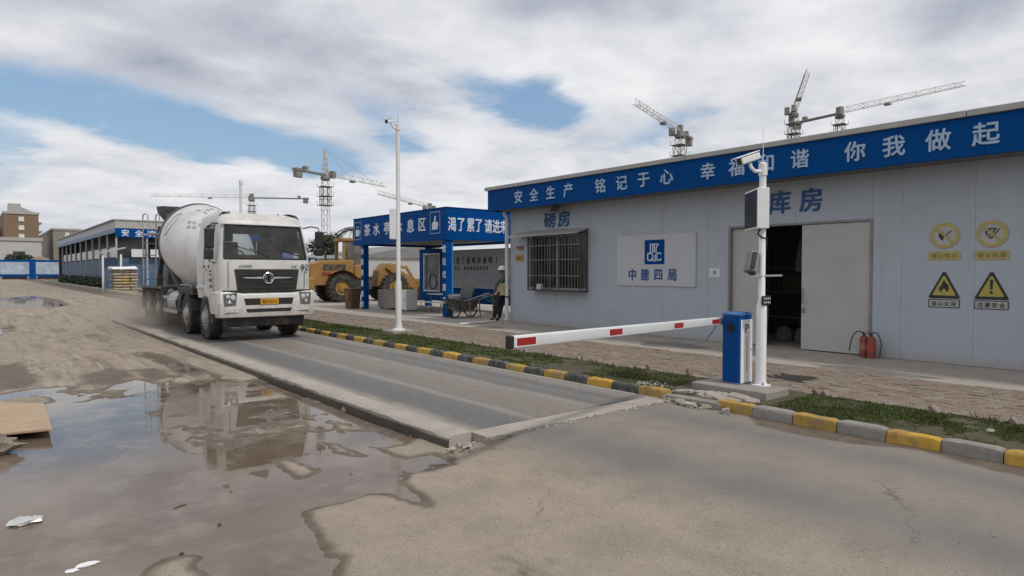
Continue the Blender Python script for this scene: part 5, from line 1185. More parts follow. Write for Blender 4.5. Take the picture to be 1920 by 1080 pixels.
# bumper
def bsec(x, z0, z1, y0, y1, ch): return [(x, y0+ch, z0), (x, y1, z0), (x, y1, z1), (x, y0+.03+ch, z1), (x, y0+ch, z1-.05), (x, y0+ch, z0+.06)]
bs = []
for x in (-1.16, -1.12, -1.0, -.6, 0, .6, 1.0, 1.12, 1.16):
    c_ = .06*abs(x/1.16)**4; bs.append(bsec(x, .57, 1.12 if abs(x) < .75 else 1.17, -.02, .35 if abs(x) > 1.05 else .25, c_+(.05 if abs(x) > 1.13 else 0)))
bp = MB().loft(bs).build('bumper', m_truck, tk, bevel=.02, smooth=True)
for sg in (-1, 1):
    MB().bx(sg*1.16-.03, sg*1.16+.03, .10, .62, .64, 1.16).build('bumper_end', m_truck, bp, bevel=.025)
    h = MB().prism([(-.15, .15), (.13, .15), (.15, .02), (.13, -.15), (-.10, -.14)] if sg < 0 else [(.15, .15), (.10+.0, -.14), (-.13, -.15), (-.15, .02), (-.13, .15)], (sg*.90, .005+.0, .995), (1, 0, 0), (0, 0, 1), .03)
    h = MB().prism([(a*sg*-1, b_) for a, b_ in ((-.16, .12), (-.14, -.15), (.12, -.15), (.15, .14))][::sg*-1 if False else 1], (sg*.90, -.012, 1.0), (1, 0, 0), (0, 0, 1), .05).build('headlight', M('headlight_%d' % sg, (.20, .20, .20), .15, .5, var=.6, vs=30), bp, bevel=.008)
    for dx, dz, rr in ((-.05, .03, .062), (.06, .05, .045), (.03, -.08, .04)): MB().lathe([(rr, 0), (rr*.95, .012), (rr*.6, .02), (.005, .022)], 14, (sg*.90+dx*sg, -.012, 1.0+dz), (0, -1, 0)).build('lamp', m_lamp, h, smooth=True)
    MB().prism([(-.14, .045), (-.16, -.045), (.14, -.045), (.16, .045)], (sg*.87, -.026, .735), (1, 0, 0), (0, 0, 1), .03).build('fog_lamp', m_lamp, bp, bevel=.006)
MB().prism([(-.60, .075), (.60, .075), (.56, -.075), (-.56, -.075)], (0, -.024, .93), (1, 0, 0), (0, 0, 1), .02).build('air_slot', m_black, bp)
MB().prism([(-.56, .04), (.56, .04), (.52, -.04), (-.52, -.04)], (0, -.024, .725), (1, 0, 0), (0, 0, 1), .02).build('air_slot', m_black, bp)
pt_ = MB().bx(-.22, .22, -.040, -.030, .86, 1.0).build('number_plate', M('plate_yellow', (.50, .27, .025), .4, var=.1), bp)
letters(MB(), '粤E24915', (0, -.043, .93), NY, .095, 1.0, bold=.004, ext=.003).build('lettering', M('plate_ink', (.28, .12, .01), .5), pt_)
# under the bumper
MB().bx(-.95, .95, .20, .5, .34, .62).build('underguard', m_chassis, tk, bevel=.03)
for sg in (-1, 1): MB().bx(sg*.965-.165, sg*.965+.165, .62, .74, .42, .60).build('step', m_chassis, tk)
# door outline, handle, decals
for sg in (-1, 1):
    x = sg*1.118
    MB().bar((x, .60, 1.05), (x, .60, 1.9), .012, .012).bar((x, 1.42, 1.25), (x, 1.42, 1.9), .012, .012).build('door_gap', m_black, cab)
    MB().bx(x-.02, x+.02, 1.25, 1.40, 1.72, 1.76).build('door_handle', m_black, cab)
    MB().loft([[(sg*1.11, 1.9+.0, 1.30), (sg*1.17, 1.9, 1.26), (sg*1.17, 1.9, 1.22), (sg*1.11, 1.9, 1.20)], [(sg*1.11, 1.2, 1.30), (sg*1.17, 1.2, 1.27), (sg*1.17, 1.2, 1.22), (sg*1.11, 1.2, 1.20)], [(sg*1.11, .80, 1.06), (sg*1.17, .80, 1.04), (sg*1.17, .83, 1.0), (sg*1.11, .83, .98)], [(sg*1.11, .66, .72), (sg*1.17, .66, .72), (sg*1.17, .70, .70), (sg*1.11, .70, .70)]]).build('wheel_arch', m_truck, tk)
FX = (Vector((0, -1, 0)), Vector((0, 0, 1)), Vector((-1, 0, 0)))
for tx_, yy, zz, sz in (('闽', .95, 1.74, .10), ('总质量', .82, 1.63, .055), ('31吨', .82, 1.55, .06), ('限速', .80, 1.42, .10), ('混凝土', .78, 1.28, .075)): letters(MB(), tx_, (-1.128, yy, zz), FX, sz, 1.0, bold=.01, ext=.003).build('lettering', m_steel, cab)
MB().prism([(-.05, -.03), (.05, -.03), (0, .05)], (-1.128, 1.16, 1.66), FX[0], FX[1], .004).build('sticker', m_black, cab)
# mirrors
for sg in (-1, 1):
    if sg < 0:
        mz = [(-1.27, .34, 2.38, .46), (-1.28, .36, 2.02, .24)]; arm = [(-1.05, .42, 2.72), (-1.2, .34, 2.72), (-1.27, .34, 2.66), (-1.27, .34, 1.85), (-1.12, .45, 1.82)]
    else:
        mz = [(1.43, .30, 2.42, .40), (1.43, .32, 2.10, .18)]; arm = [(1.02, .40, 2.68), (1.22, .32, 2.73), (1.40, .30, 2.70), (1.43, .30, 2.6), (1.43, .31, 2.05)]
    a = MB().tube(arm, .016, 6).build('mirror_arm', m_black, tk, smooth=True)
    for x, y, z, h_ in mz: MB().bx(x-.105, x+.105, y-.06, y+.07, z-h_/2, z+h_/2).build('mirror', m_black, a, bevel=.035, seg=3)
# wheels
def wheel(x, y, rr=.52, wd=.30, sg=1, dual=False):
    prof = [(.30, -wd/2), (.40, -wd/2-.01), (.49, -wd/2+.015), (.515, -wd/2+.05), (.505, -wd/2+.075), (.52, -.045), (.508, -.035), (.508, .0), (.52, .01), (.52, .045), (.508, .055), (.515, wd/2-.05), (.49, wd/2-.015), (.40, wd/2+.01), (.30, wd/2)]
    b = MB(); ctrs = [x] if not dual else [x, x-sg*.34]
    for c in ctrs: b.lathe(prof, 32, (c, y, rr), (1, 0, 0), caps=False)
    # tread blocks
    for c in ctrs:
        for k in range(36):
            a = 2*math.pi*k/36; p = Vector((c, y+math.cos(a)*.517, rr+math.sin(a)*.517)); m3 = Matrix.Rotation(a, 3, 'X')
            for q in (-.11, .11): b.obox(p+Vector((q, 0, 0)), (.075, .012, .05), m3)
    o = b.build('wheel', m_rubber, tk, smooth=True)
    face = x+sg*(wd/2-.03 if not dual else wd/2-.06)
    hub = MB(); ax = (sg, 0, 0)
    dish = [(.30, .0), (.285, .03), (.275, -.02), (.20, -.03 if not dual else -.10), (.17, .0), (.15, .06), (.10, .085), (.02, .09)]
    hub.lathe(dish, 24, (face, y, rr), ax); hub.build('rim', M('rim_%d%d' % (int(y*10), sg), (.36, .345, .32), .5, .3, var=.3, dirt=((.17, .14, .105), .7, 5)), o, smooth=True)
    nt = MB()
    for k in range(10):
        a = 2*math.pi*k/10; nt.cyl((face-.02*sg, y+.225*math.cos(a), rr+.225*math.sin(a)), (face+.03*sg, y+.225*math.cos(a), rr+.225*math.sin(a)), .016, n=6)
    nt.build('wheel_nuts', m_steel, o)
for y in (1.32, 3.12):
    for sg in (-1, 1): wheel(sg*.97, y, sg=sg)
for y in (6.50, 7.85):
    for sg in (-1, 1): wheel(sg*.98, y, sg=sg, dual=True)
for y in (1.32, 3.12, 6.5, 7.85): MB().cyl((-.85, y, .50), (.85, y, .50), .10, n=12).lathe([(.06, -.25), (.2, -.1), (.2, .1), (.06, .25)], 14, (0, y, .5), (1, 0, 0)).build('axle', m_chassis, tk)
# chassis
for sg in (-1, 1): MB().bx(sg*.43-.04, sg*.43+.04, 1.1, 9.2, .78, 1.06).build('frame_rail', m_chassis, tk)
for y in (2.3, 4.2, 5.4, 7.2, 8.9): MB().bx(-.388, .388, y, y+.12, .80, 1.02).build('cross_member', m_chassis, tk)
MB().bx(-.6, .6, .9, 1.9, .62, .98).build('engine', m_chassis, tk, bevel=.05)
# left flank: box over second axle, fenders, tank, guard
MB().bx(-1.12, -.55, 2.45, 3.95, 1.02, 1.20).build('side_locker', m_chassis, tk, bevel=.02)
MB().tube([(-1.10, 2.52, 1.21), (-1.12, 2.6, 1.26), (-1.12, 3.7, 1.26), (-1.10, 3.8, 1.21)], .02, 6).build('grab_rail', m_steel, tk)
for sg in (-1, 1):
    for yc in (3.12,):
        MB().loft([[(sg*.80, yc+.60*math.cos(a), .52+.60*math.sin(a)) for a in np.linspace(.15, 2.95, 12)], [(sg*1.14, yc+.60*math.cos(a), .52+.60*math.sin(a)) for a in np.linspace(.15, 2.95, 12)], [(sg*1.14, yc+.575*math.cos(a), .52+.575*math.sin(a)) for a in np.linspace(.15, 2.95, 12)]], closed=False).build('fender', m_chassis, tk)
    MB().bx(sg*.86-.31, sg*.86+.31, 5.85, 8.55, 1.10, 1.16).build('fender', m_chassis, tk, bevel=.02); MB().bx(sg*.86-.31, sg*.86+.31, 8.50, 8.56, .45, 1.10).build('mud_flap', m_black, tk)
    MB().bx(sg*.86-.30, sg*.86+.30, 5.80, 5.848, .75, 1.12).build('fender_front', m_chassis, tk)
MB().cyl((-.86, 4.2, .78), (-.86, 5.1, .78), .30, n=20).build('fuel_tank', m_galv, tk, bevel=.02)
MB().tube([(-1.0, 5.55, .5), (-1.0, 5.55, .95), (-1.0, 5.45, 1.05), (-1.0, 5.2, 1.08)], .05, 8).tube([(-1.0, 5.3, .5), (-1.0, 5.3, .9)], .04, 8).build('air_pipe', m_galv, tk, smooth=True)
for sg in (-1, 1):
    MB().bx(sg*1.12-.015, sg*1.12+.015, 4.05, 5.7, .46, .57).bx(sg*1.12-.015, sg*1.12+.015, 4.05, 5.7, .84, .93).build('side_guard', m_galv, tk, bevel=.01)
    for y in (4.2, 5.5): MB().bx(sg*1.12-.04*(sg > 0)-.0, sg*1.12+.04*(sg < 0), y, y+.05, .46, .93).build('guard_post', m_steel, tk)
MB().cyl((.85, 4.3, .75), (.85, 5.2, .75), .28, n=20).build('water_tank', m_galv, tk)
# ---- drum
a0 = Vector((0, 2.75, 1.71)); axd = Vector((0, 1, .245)).normalized()
prof = [(.05, -.02), (.42, .0), (.52, .05), (.78, .55), (.96, 1.05), (1.10, 1.65), (1.165, 2.3), (1.175, 2.8), (1.165, 3.25), (1.15, 3.45), (1.08, 3.75), (.90, 4.3), (.66, 4.95), (.52, 5.3), (.50, 5.42), (.05, 5.44)]
dr = MB().lathe(prof, 64, a0, axd).build('drum', m_drum, tk, smooth=True)
MB().lathe([(1.168, 3.30), (1.182, 3.31), (1.168, 3.50), (1.12, 3.62), (1.11, 3.62)], 64, a0, axd, caps=False).build('drum_band', M('drum_band', (.05, .05, .052), .6, var=.3, dirt=(DUST, .3, 3)), dr, smooth=True)
MB().lathe([(.64, 5.05), (.70, 5.05), (.70, 5.18), (.60, 5.18)], 48, a0, axd).build('drum_track', m_steel, dr)
# drum decals lie on the shell: outline oval and grey blocks
def on_drum(t_, ang, lift=.006):
    r = np.interp(t_, [q[1] for q in prof], [q[0] for q in prof])+lift; s1 = Vector((1, 0, 0)); u1 = s1.cross(axd)*-1
    u1 = axd.cross(s1); 
    if u1.z < 0: u1 = -u1
    return a0+axd*t_+(s1*math.cos(ang)+u1*math.sin(ang))*r
MB().tube([on_drum(2.75+.16*math.cos(q), R(146)+.34*math.sin(q)) for q in np.linspace(0, 2*math.pi, 26, endpoint=False)], .016, 5, True).build('drum_decal', M('decal_grey', (.30, .30, .31), .5), dr)
def patch(t0, t1, g0, g1, mat):
    n = 6; MB().loft([[on_drum(t0+(t1-t0)*i/n, R(g0+(g1-g0)*j/n)) for i in range(n+1)] for j in range(n+1)], closed=False).build('drum_decal', mat, dr)
mdg = M('decal_grey2', (.30, .31, .33), .5, var=.3, vs=9); mdb = M('decal_blue', (.16, .24, .38), .5, var=.35, vs=6)
for t0, g in ((1.55, 138), (1.75, 132), (1.55, 128), (1.35, 133), (1.30, 124)): patch(t0, t0+.15, g, g-5.2, mdg)
for t0, g in ((1.9, 104), (1.6, 99), (2.2, 96), (1.8, 90), (2.4, 88), (2.0, 83), (1.5, 88), (2.3, 108)): patch(t0, t0+.24, g, g-4, mdb if g % 2 else mdg)
# drum supports, water tank, hopper, chute, ladder
MB().loft([[(-.5, 2.45, 1.06), (.5, 2.45, 1.06), (.5, 2.75, 1.06), (-.5, 2.75, 1.06)], [(-.35, 2.5, 1.75), (.35, 2.5, 1.75), (.35, 2.72, 1.75), (-.35, 2.72, 1.75)]]).build('front_pedestal', m_chassis, tk)
MB().bx(-.5, .5, 3.0, 8.6, 1.07, 1.16).build('subframe', m_chassis, tk)
for sg in (-1, 1):
    MB().bar((sg*.75, 5.2, 1.14), (sg*.62, 8.3, 2.35), .13, .16).build('side_beam', m_chassis, tk)
    MB().bar((sg*.8, 7.9, 1.14), (sg*.62, 8.05, 2.3), .14, .14).build('rear_pedestal', m_chassis, tk)
    MB().bar((sg*.6, 8.4, 1.14), (sg*.55, 8.9, 3.1), .09, .09).build('rear_post', m_chassis, tk)
MB().bx(-.75, .75, 7.95, 8.15, 2.15, 2.35).build('rear_bridge', m_chassis, tk)
hp = MB(); hp.loft([[(-.20, 8.15, 2.95), (.20, 8.15, 2.95), (.20, 8.55, 2.95), (-.20, 8.55, 2.95)], [(-.52, 8.25, 3.52), (.52, 8.25, 3.52), (.52, 9.25, 3.58), (-.52, 9.25, 3.58)], [(-.55, 8.22, 3.74), (.55, 8.22, 3.74), (.55, 9.3, 3.80), (-.55, 9.3, 3.80)], [(-.50, 8.27, 3.74), (.50, 8.27, 3.74), (.50, 9.25, 3.80), (-.50, 9.25, 3.80)], [(-.18, 8.2, 3.0), (.18, 8.2, 3.0), (.18, 8.5, 3.0), (-.18, 8.5, 3.0)]]); hp.build('hopper', m_chassis, tk)
ch = MB(); ch.loft([[(-.30, 8.7, 2.1), (.3, 8.7, 2.1), (.26, 8.75, 1.85), (-.26, 8.75, 1.85)], [(-.35, 9.5, 1.35), (.35, 9.5, 1.35), (.22, 9.45, 1.15), (-.22, 9.45, 1.15)]]); ch.build('chute', m_steel, tk)
ld = MB()
for x in (-1.02, -.62): ld.tube([(x, 9.15, 1.0), (x, 9.08, 3.35), (x, 9.05, 3.45), (x, 9.0, 3.5)], .02, 6)
ld.tube([(-1.02, 9.05, 3.48), (-1.0, 8.75, 3.50), (-.98, 8.5, 3.45), (-.98, 8.45, 2.85), (-.6, 8.4, 2.85)], .02, 6).tube([(-.62, 9.0, 3.5), (-.62, 8.6, 3.48), (-.62, 8.45, 3.2)], .02, 6)
for zz in (1.35, 1.75, 2.15, 2.55, 2.85): ld.bar((-1.02, 9.1, zz), (-.62, 9.1, zz), .03)
ld.bx(-1.0, -.55, 8.45, 9.1, 2.80, 2.83); ld.build('ladder', m_galv, tk)
MB().bx(-1.05, 1.05, 9.05, 9.15, .55, .68).build('rear_bumper', m_chassis, tk)
tk.scale = (.955, 1, 1); tk.location = (5.33, 15.40, .002)

# ================================================================ WHEEL LOADER
lo = thing('wheel_loader', 'dusty yellow wheel loader parked behind the tea pavilion', 'wheel loader', (14.45, 31.9, .036), math.atan2(-.12, .99))
# local: +x forward, +y left; rear wheel axle at x=0, wheel radius .72
def lwheel(x, y, sg):
    prof = [(.36, -.24), (.55, -.26), (.68, -.22), (.72, -.14), (.72, .14), (.68, .22), (.55, .26), (.36, .24)]
    b = MB().lathe(prof, 30, (x, y, .72), (0, 1, 0), caps=False)
    for k in range(20):
        a = 2*math.pi*k/20
        for q, tw in ((-.12, .5), (.12, -.5)):
            m3 = Matrix.Rotation(-a, 3, 'Y') @ Matrix.Rotation(tw, 3, 'X'); b.obox(Vector((x+math.cos(a)*.725, y+q, .72+math.sin(a)*.725)), (.07, .26, .07), m3)
    o = b.build('wheel', m_rubber, lo, smooth=True)
    MB().lathe([(.37, .0), (.35, .05), (.30, .02), (.20, .03), (.18, .10), (.05, .12), (.01, .12)], 20, (x, y+sg*.16, .72), (0, sg, 0)).build('rim', m_loader, o, smooth=True)
for x in (0, 2.85):
    for sg in (-1, 1): lwheel(x, sg*.95, sg)
    MB().cyl((x, -.8, .72), (x, .8, .72), .16, n=12).build('axle', m_chassis, lo)
MB().prism([(-1.55, .85), (-1.45, 1.95), (-.95, 2.10), (.75, 2.15), (.75, 1.10), (.2, 1.05), (-.6, 1.05), (-.7, .85)], (0, -.72, 0), (1, 0, 0), (0, 0, 1), 1.44).build('engine_hood', m_loader, lo, bevel=.05)
MB().bx(-1.72, -1.30, -.95, .95, .62, 1.25).build('counterweight', m_loader, lo, bevel=.08)
MB().bx(-.9, .1, -.735, -.722, 1.35, 1.52).build('stripe', m_loader_red, lo)
MB().bx(-.85, .3, -.74, -.7225, 1.62, 1.92).build('louvre', m_chassis, lo)
for k in range(3): MB().bar((-.7+.35*k, -.745, 1.64), (-.55+.35*k, -.745, 1.9), .03).build('louvre_bar', m_loader, lo)
for sg in (-1, 1):
    MB().loft([[(.95*math.cos(a), sg*.70, .72+.90*math.sin(a)) for a in np.linspace(.5, 2.2, 8)], [(.95*math.cos(a), sg*1.22, .72+.90*math.sin(a)) for a in np.linspace(.5, 2.2, 8)]], closed=False).build('fender', m_loader, lo)
MB().bx(.35, 1.75, -.62, .62, .62, 1.30).build('rear_frame', m_chassis, lo, bevel=.04)
for x0, x1 in ((.22, .26), (1.42, 1.25)):
    for sg in (-1, 1): MB().bar((x0, sg*.66, 1.35), (x1, sg*.60, 3.10), .10, .12).build('cab_post', m_loader, lo)
MB().bx(.12, 1.50, -.74, .74, 3.10, 3.28).build('cab_roof', m_loader, lo, bevel=.05); MB().bx(.78, 1.48, -.70, .70, 1.20, 1.90).build('cab_base', m_loader, lo, bevel=.05)
for sg in (-1, 1): MB().quad((.32, sg*.65, 1.92), (1.36, sg*.65, 1.92), (1.22, sg*.61, 3.08), (.34, sg*.61, 3.08)).build('cab_window', m_lglass, lo)
MB().quad((.26, -.58, 2.16), (.26, .58, 2.16), (.28, .54, 3.08), (.28, -.54, 3.08)).build('cab_window', m_lglass, lo); MB().quad((1.42, -.58, 1.92), (1.42, .58, 1.92), (1.27, .54, 3.08), (1.27, -.54, 3.08)).build('cab_window', m_lglass, lo)
MB().bx(.55, 1.0, -.25, .25, 2.16, 2.26).bx(.50, .62, -.25, .25, 2.26, 2.75).build('driver_seat', m_black, lo)
MB().prism([(2.1, .75), (2.2, 1.6), (2.6, 2.0), (3.0, 1.95), (3.15, 1.2), (3.1, .75)], (0, -.45, 0), (1, 0, 0), (0, 0, 1), .9).build('front_frame', m_loader, lo, bevel=.04)
for sg in (-1, 1): MB().prism([(2.55, 1.75), (2.75, 1.95), (3.9, 1.35), (4.6, .55), (4.45, .40), (3.6, .95)], (0, sg*.52-.06, 0), (1, 0, 0), (0, 0, 1), .12).build('lift_arm', m_loader, lo, bevel=.02); MB().cyl((2.5, sg*.3, 1.2), (3.7, sg*.45, 1.05), .07, n=10).build('lift_cylinder', m_steel, lo)
MB().bar((2.9, 0, 1.95), (3.9, 0, 1.75), .14).bar((3.9, 0, 1.85), (4.5, 0, .95), .12).build('tilt_link', m_loader, lo)
bk = [(4.45, .10), (4.40, .75), (4.65, 1.15), (5.0, 1.05), (4.85, .80), (4.75, .40), (5.55, .06), (5.6, .02), (4.6, .02)]
MB().prism(bk, (0, -1.35, 0), (1, 0, 0), (0, 0, 1), 2.7).build('bucket', m_loader, lo, bevel=.02)
MB().cyl((-.4, .35, 2.1), (-.4, .35, 2.65), .06, n=10).build('exhaust', m_chassis, lo)

# ================================================================ BLUE SHED ON THE LEFT
sx, sy = 9.6, 66.0
m_glaz = M('shed_shade', (.045, .055, .075), .5, var=.3, vs=.4)  # interior shade put into the colour of the inner walls; also dark window glass
m_shedb = M('shed_blue', (.05, .11, .20), .6, var=.25, vs=.5, dirt=(DUST, .35, 1.2))
sd = thing('site_shed', 'long open blue steel shed with pale roof edge left of the truck', 'shed', (sx+4, sy+25, -.1), world=True)
MB().bx(sx, sx+.15, sy, sy+50, 5.35, 6.0).build('side_fascia', M('fascia_pale', (.40, .42, .45), .6, var=.1), sd)
MB().bx(sx-.05, sx+.0, sy-.02, sy+50, 4.95, 5.345).build('side_band', M('band_blue', (.16, .24, .36), .6, var=.15), sd)
MB().bx(sx+.0, sx+14, sy-.12, sy-.005, 5.35, 6.02).build('end_fascia', m_trim, sd)
ef = MB().bx(sx+.0, sx+14, sy-.10, sy-.004, 4.55, 5.345).build('end_fascia_blue', m_blue, sd)
for k, ch in enumerate('安全文明施工'): letters(MB(), ch, (sx+.75+1.05*k, sy-.11, 4.95), NY, .62, 1, bold=.02, ext=.02).build('letter', m_letter, ef)
MB().bx(sx-.2, sx+14.2, sy-.2, sy+50, 6.03, 6.12).build('roof', m_trim, sd)
for k in range(11): MB().bx(sx+.02, sx+.15, sy+k*4.95, sy+k*4.95+.13, -.15, 5.0).build('post', m_galv, sd)
for k in range(1, 6): MB().bx(sx+k*2.4, sx+k*2.4+.13, sy, sy+.13, -.15, 4.6).build('post', m_galv, sd)
MB().bx(sx+.5, sx+.6, sy+1, sy+49, -.15, 2.75).build('side_wall', m_shedb, sd)
MB().bx(sx+.6, sx+14, sy+1.0, sy+1.1, -.15, 2.75).build('end_wall', m_shedb, sd)
MB().bx(sx+.1, sx+14, sy+49.5, sy+49.7, -.15, 6.0).build('far_wall', m_glaz, sd); MB().bx(sx+2.6, sx+2.7, sy+1.2, sy+49.4, 2.0, 5.9).build('shade_sheet', m_glaz, sd); MB().bx(sx+2.8, sx+13.9, sy+3.0, sy+3.1, 2.0, 5.9).build('shade_sheet', m_glaz, sd)  # dark sheets added behind the posts so the open shed looks shaded inside
for k in range(9): MB().bx(sx+.30, sx+.34, sy+1.8+k*5.0, sy+5.4+k*5.0, 2.85, 3.75).build('clear_panel', m_white, sd)
for k in range(5): MB().bx(sx+1.3+k*1.5, sx+2.4+k*1.5, sy+.5, sy+.54, 2.85, 3.55).build('clear_panel', m_white, sd)
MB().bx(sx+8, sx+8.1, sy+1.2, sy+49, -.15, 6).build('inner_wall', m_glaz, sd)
# porch
pc = thing('entrance_porch', 'small white entrance porch at the corner of the blue shed', 'porch', (sx-.9, sy-2.2, -.1), world=True)
for x in (sx-1.4, sx-.1): MB().bx(x, x+.14, sy-2.9, sy-2.76, -.15, 3.0).build('post', m_white, pc)
MB().bx(sx-1.3, sx-.1, sy-2.0, sy-1.9, -.15, 2.7).build('door', m_shedb, pc)
MB().prism([(-1.7, 3.0), (.3, 3.5), (.3, 3.62), (-1.7, 3.12)], (sx, sy-3.1, 0), (1, 0, 0), (0, 0, 1), 1.6).build('canopy', m_trim, pc)
# pallet of sacks
pb = thing('sack_pallet', 'stacked pallet of yellow and tan cement sacks by the kerb', 'pallet', (9.4, 61.5, -.1), world=True)
MB().bx(8.62, 10.35, 60.5, 62.6, -.13, .03).build('pallet', m_wood, pb)
m_sk = [M('sackc_%d' % i, c, .85, var=.25, vs=4) for i, c in enumerate(((.36, .28, .19), (.42, .30, .10), (.30, .24, .17)))]
for r_ in range(7):
    for k in range(3):
        for j in range(2):
            x = 8.95+.58*k+random.uniform(-.07, .07); y = 61.0+1.05*j; z = .045+.235*r_
            prof = [[(x+a*.28, y+b_*.5, z+c_) for a, b_, c_ in ((-.9, -.9, .02), (.9, -.9, .02), (.9, .9, .02), (-.9, .9, .02))], [(x+a*.31, y+b_*.52, z+.11) for a, b_ in ((-1, -1), (1, -1), (1, 1), (-1, 1))], [(x+a*.27, y+b_*.45, z+.225) for a, b_ in ((-.9, -.9), (.9, -.9), (.9, .9), (-.9, .9))]]
            MB().loft(prof).build('sack', m_sk[1 if (k == 1 and r_ in (2, 3, 4)) else (0 if (r_+k) % 2 else 2)], pb, smooth=True, bevel=.05)
MB().loft([[(8.5, 60.3, 1.72), (10.4, 60.3, 1.72), (10.4, 62.7, 1.72), (8.5, 62.7, 1.72)], [(8.55, 60.4, 1.9), (10.2, 60.4, 2.0), (10.3, 62.6, 1.95), (8.55, 62.6, 1.98)]]).build('cover_sheet', m_white, pb, bevel=.08)
# low dark hedge / rubble strip at shed foot
def leafmass(name, label, cat, pts, r, n, mat, leaf=.12, group=None, trunk=None):
    t = thing(name, label, cat, trunk or pts[0], world=True, group=group)
    b = MB(); rnd = random.Random(hash(label) % 9999)
    for _ in range(n):
        c = Vector(rnd.choice(pts)); d = Vector((rnd.gauss(0, 1), rnd.gauss(0, 1), rnd.gauss(0, 1))); d.normalize(); p = c+Vector((d.x*r[0], d.y*r[1], d.z*r[2]))*rnd.uniform(.45, 1.05)
        u_ = Vector((rnd.gauss(0, 1), rnd.gauss(0, 1), rnd.gauss(0, .7))).normalized(); v_ = u_.orthogonal().normalized(); s_ = leaf*rnd.uniform(.5, 1.3)
        b.quad(p-u_*s_, p+v_*s_*.5, p+u_*s_, p-v_*s_*.5)
    tag(b.build('crown', mat, t), kind='stuff')
    return t
m_leaf = M('foliage_dark', (.030, .045, .018), .7, var=.5, vs=.6); m_leaf2 = M('foliage_mid', (.05, .068, .028), .7, var=.5, vs=.5)
for i in range(4):
    y_ = 70+i*9; leafmass('hedge', ('low dark hedge nearest the sacks along the shed', 'second low dark hedge along the shed', 'third low dark hedge along the shed', 'farthest low dark hedge along the shed')[i], 'hedge', [(9.05, y_+q, .35) for q in np.linspace(0, 7, 8)], (.5, .8, .7), 1300, m_leaf, .16, 'hedges at the foot of the shed')
# blue hoarding with pale panels, far left
hd_ = thing('site_hoarding', 'blue site hoarding with white printed panels at far left', 'hoarding', (4, 160, -.1), world=True)
for k in range(7):
    x = -24+k*5.6
    MB().bx(x, x+4.5, 160, 160.12, .9, 3.3).build('panel', M('hoard_%d' % k, (.34, .40, .48), .6, var=.4, vs=.8), hd_)
    MB().bx(x-.02, x+4.52, 160.02, 160.14, 3.301, 3.75).build('top_rail', m_blue, hd_); MB().bx(x-.02, x+4.52, 160.02, 160.14, .45, .899).build('bottom_rail', m_blue, hd_)
    MB().bx(x+4.53, x+5.57, 159.98, 160.2, -.1, 3.9).build('pillar', m_blue_d, hd_)
    MB().bx(x+.3, x+4.2, 160.3, 160.5, -.1, .44).build('dark_base', m_chassis, hd_)
# white low block behind it
wbk = thing('white_building', 'flat white building behind the blue hoarding', 'building', (2, 215, 0), world=True)
MB().bx(-25, 14, 212, 232, -.1, 9.3).build('wall', M('white_wall', (.44, .43, .41), .7, var=.08, vs=.2, dirt=((.30, .27, .24), .3, .3)), wbk)
MB().bx(-25.2, 14.3, 211.7, 232.2, 9.31, 10.2).build('parapet', m_trim, wbk)
for k in range(5): MB().bx(-20+k*7, -17.5+k*7, 211.9, 211.99, 5.2, 6.6).build('window', m_glaz, wbk)
lt = leafmass('tree', 'dark round tree before the white building', 'tree', [(9, 205, 5.2), (10.5, 205, 4.7), (7.6, 205, 4.8)], (1.6, 1.4, 1.0), 700, m_leaf, .35, trunk=(9, 205, 0)); MB().cyl((9, 205, -.1), (9, 205, 4.6), .2, .12, 8).build('trunk', m_rust, lt)
# brown apartment blocks
def flats(name, label, x0, x1, y0, y1, h, storeys, bays, mat):
    t = thing('apartment_block', label, 'building', ((x0+x1)/2, (y0+y1)/2, 0), world=True, group='brown apartment blocks on the skyline')
    MB().bx(x0, x1, y0, y1, -.1, h).build('wall', mat, t)
    MB().bx(x0-.3, x1+.3, y0-.3, y1+.3, h+.01, h+.9).build('parapet', m_trim, t)
    sh_ = h/storeys
    for s_ in range(storeys):
        for k in range(bays):
            L_ = (y1-y0)/bays; y_ = y0+k*L_
            MB().bx(x1-.02, x1+.12, y_+L_*.2, y_+L_*.8, s_*sh_+1.0, s_*sh_+2.5).build('window', m_glaz, t)
            MB().bx(x1+.02, x1+1.2, y_+L_*.12, y_+L_*.88, s_*sh_+.05, s_*sh_+.55).build('balcony', m_trim, t)
        MB().bx(x0+(x1-x0)*.42, x0+(x1-x0)*.58, y0-.15, y0-.02, s_*sh_+.6, s_*sh_+2.4).build('stair_window', m_white, t)
    return t
m_fb = M('flats_brown', (.20, .135, .085), .8, var=.12, vs=.15); m_fg = M('flats_grey', (.25, .22, .19), .8, var=.12, vs=.15)
f1 = flats('a', 'tall brown apartment block with pale stairwell, far left', 9.4, 20.5, 322, 400, 23.8, 7, 9, m_fb)
MB().bx(11, 15, 324, 332, 24.7, 28).build('roof_tank', m_trim, f1); MB().prism([(15, 24.7), (15, 27), (19.5, 24.9)], (0, 326, 0), (1, 0, 0), (0, 0, 1), 5).build('roof_slope', m_trim, f1)
flats('b', 'lower grey-brown apartment block right of the brown one', 29, 40, 372, 460, 20.5, 6, 8, m_fg)
flats('c', 'pale block half hidden at the far left edge', -14, 6, 340, 380, 19.0, 5, 5, m_fg)
# mound of spoil between
mo = MB(); rings = []
for i in range(9):
    a = i/8; rings.append([(12+math.cos(t)*9*(1-a)**.8*(1+.15*math.sin(3*t+i)), 190+math.sin(t)*6*(1-a)**.8, 4.5*a**.8*(1+.1*math.sin(2*t+i))) for t in np.linspace(0, 2*math.pi, 20, endpoint=False)])
mo.loft(rings); tag(mo.build('spoil_heap', M('spoil', (.26, .20, .14), .95, var=.35, vs=.5, bump=.4, bs=3), smooth=True), 'tan heap of excavated soil beside the white building', 'soil heap')

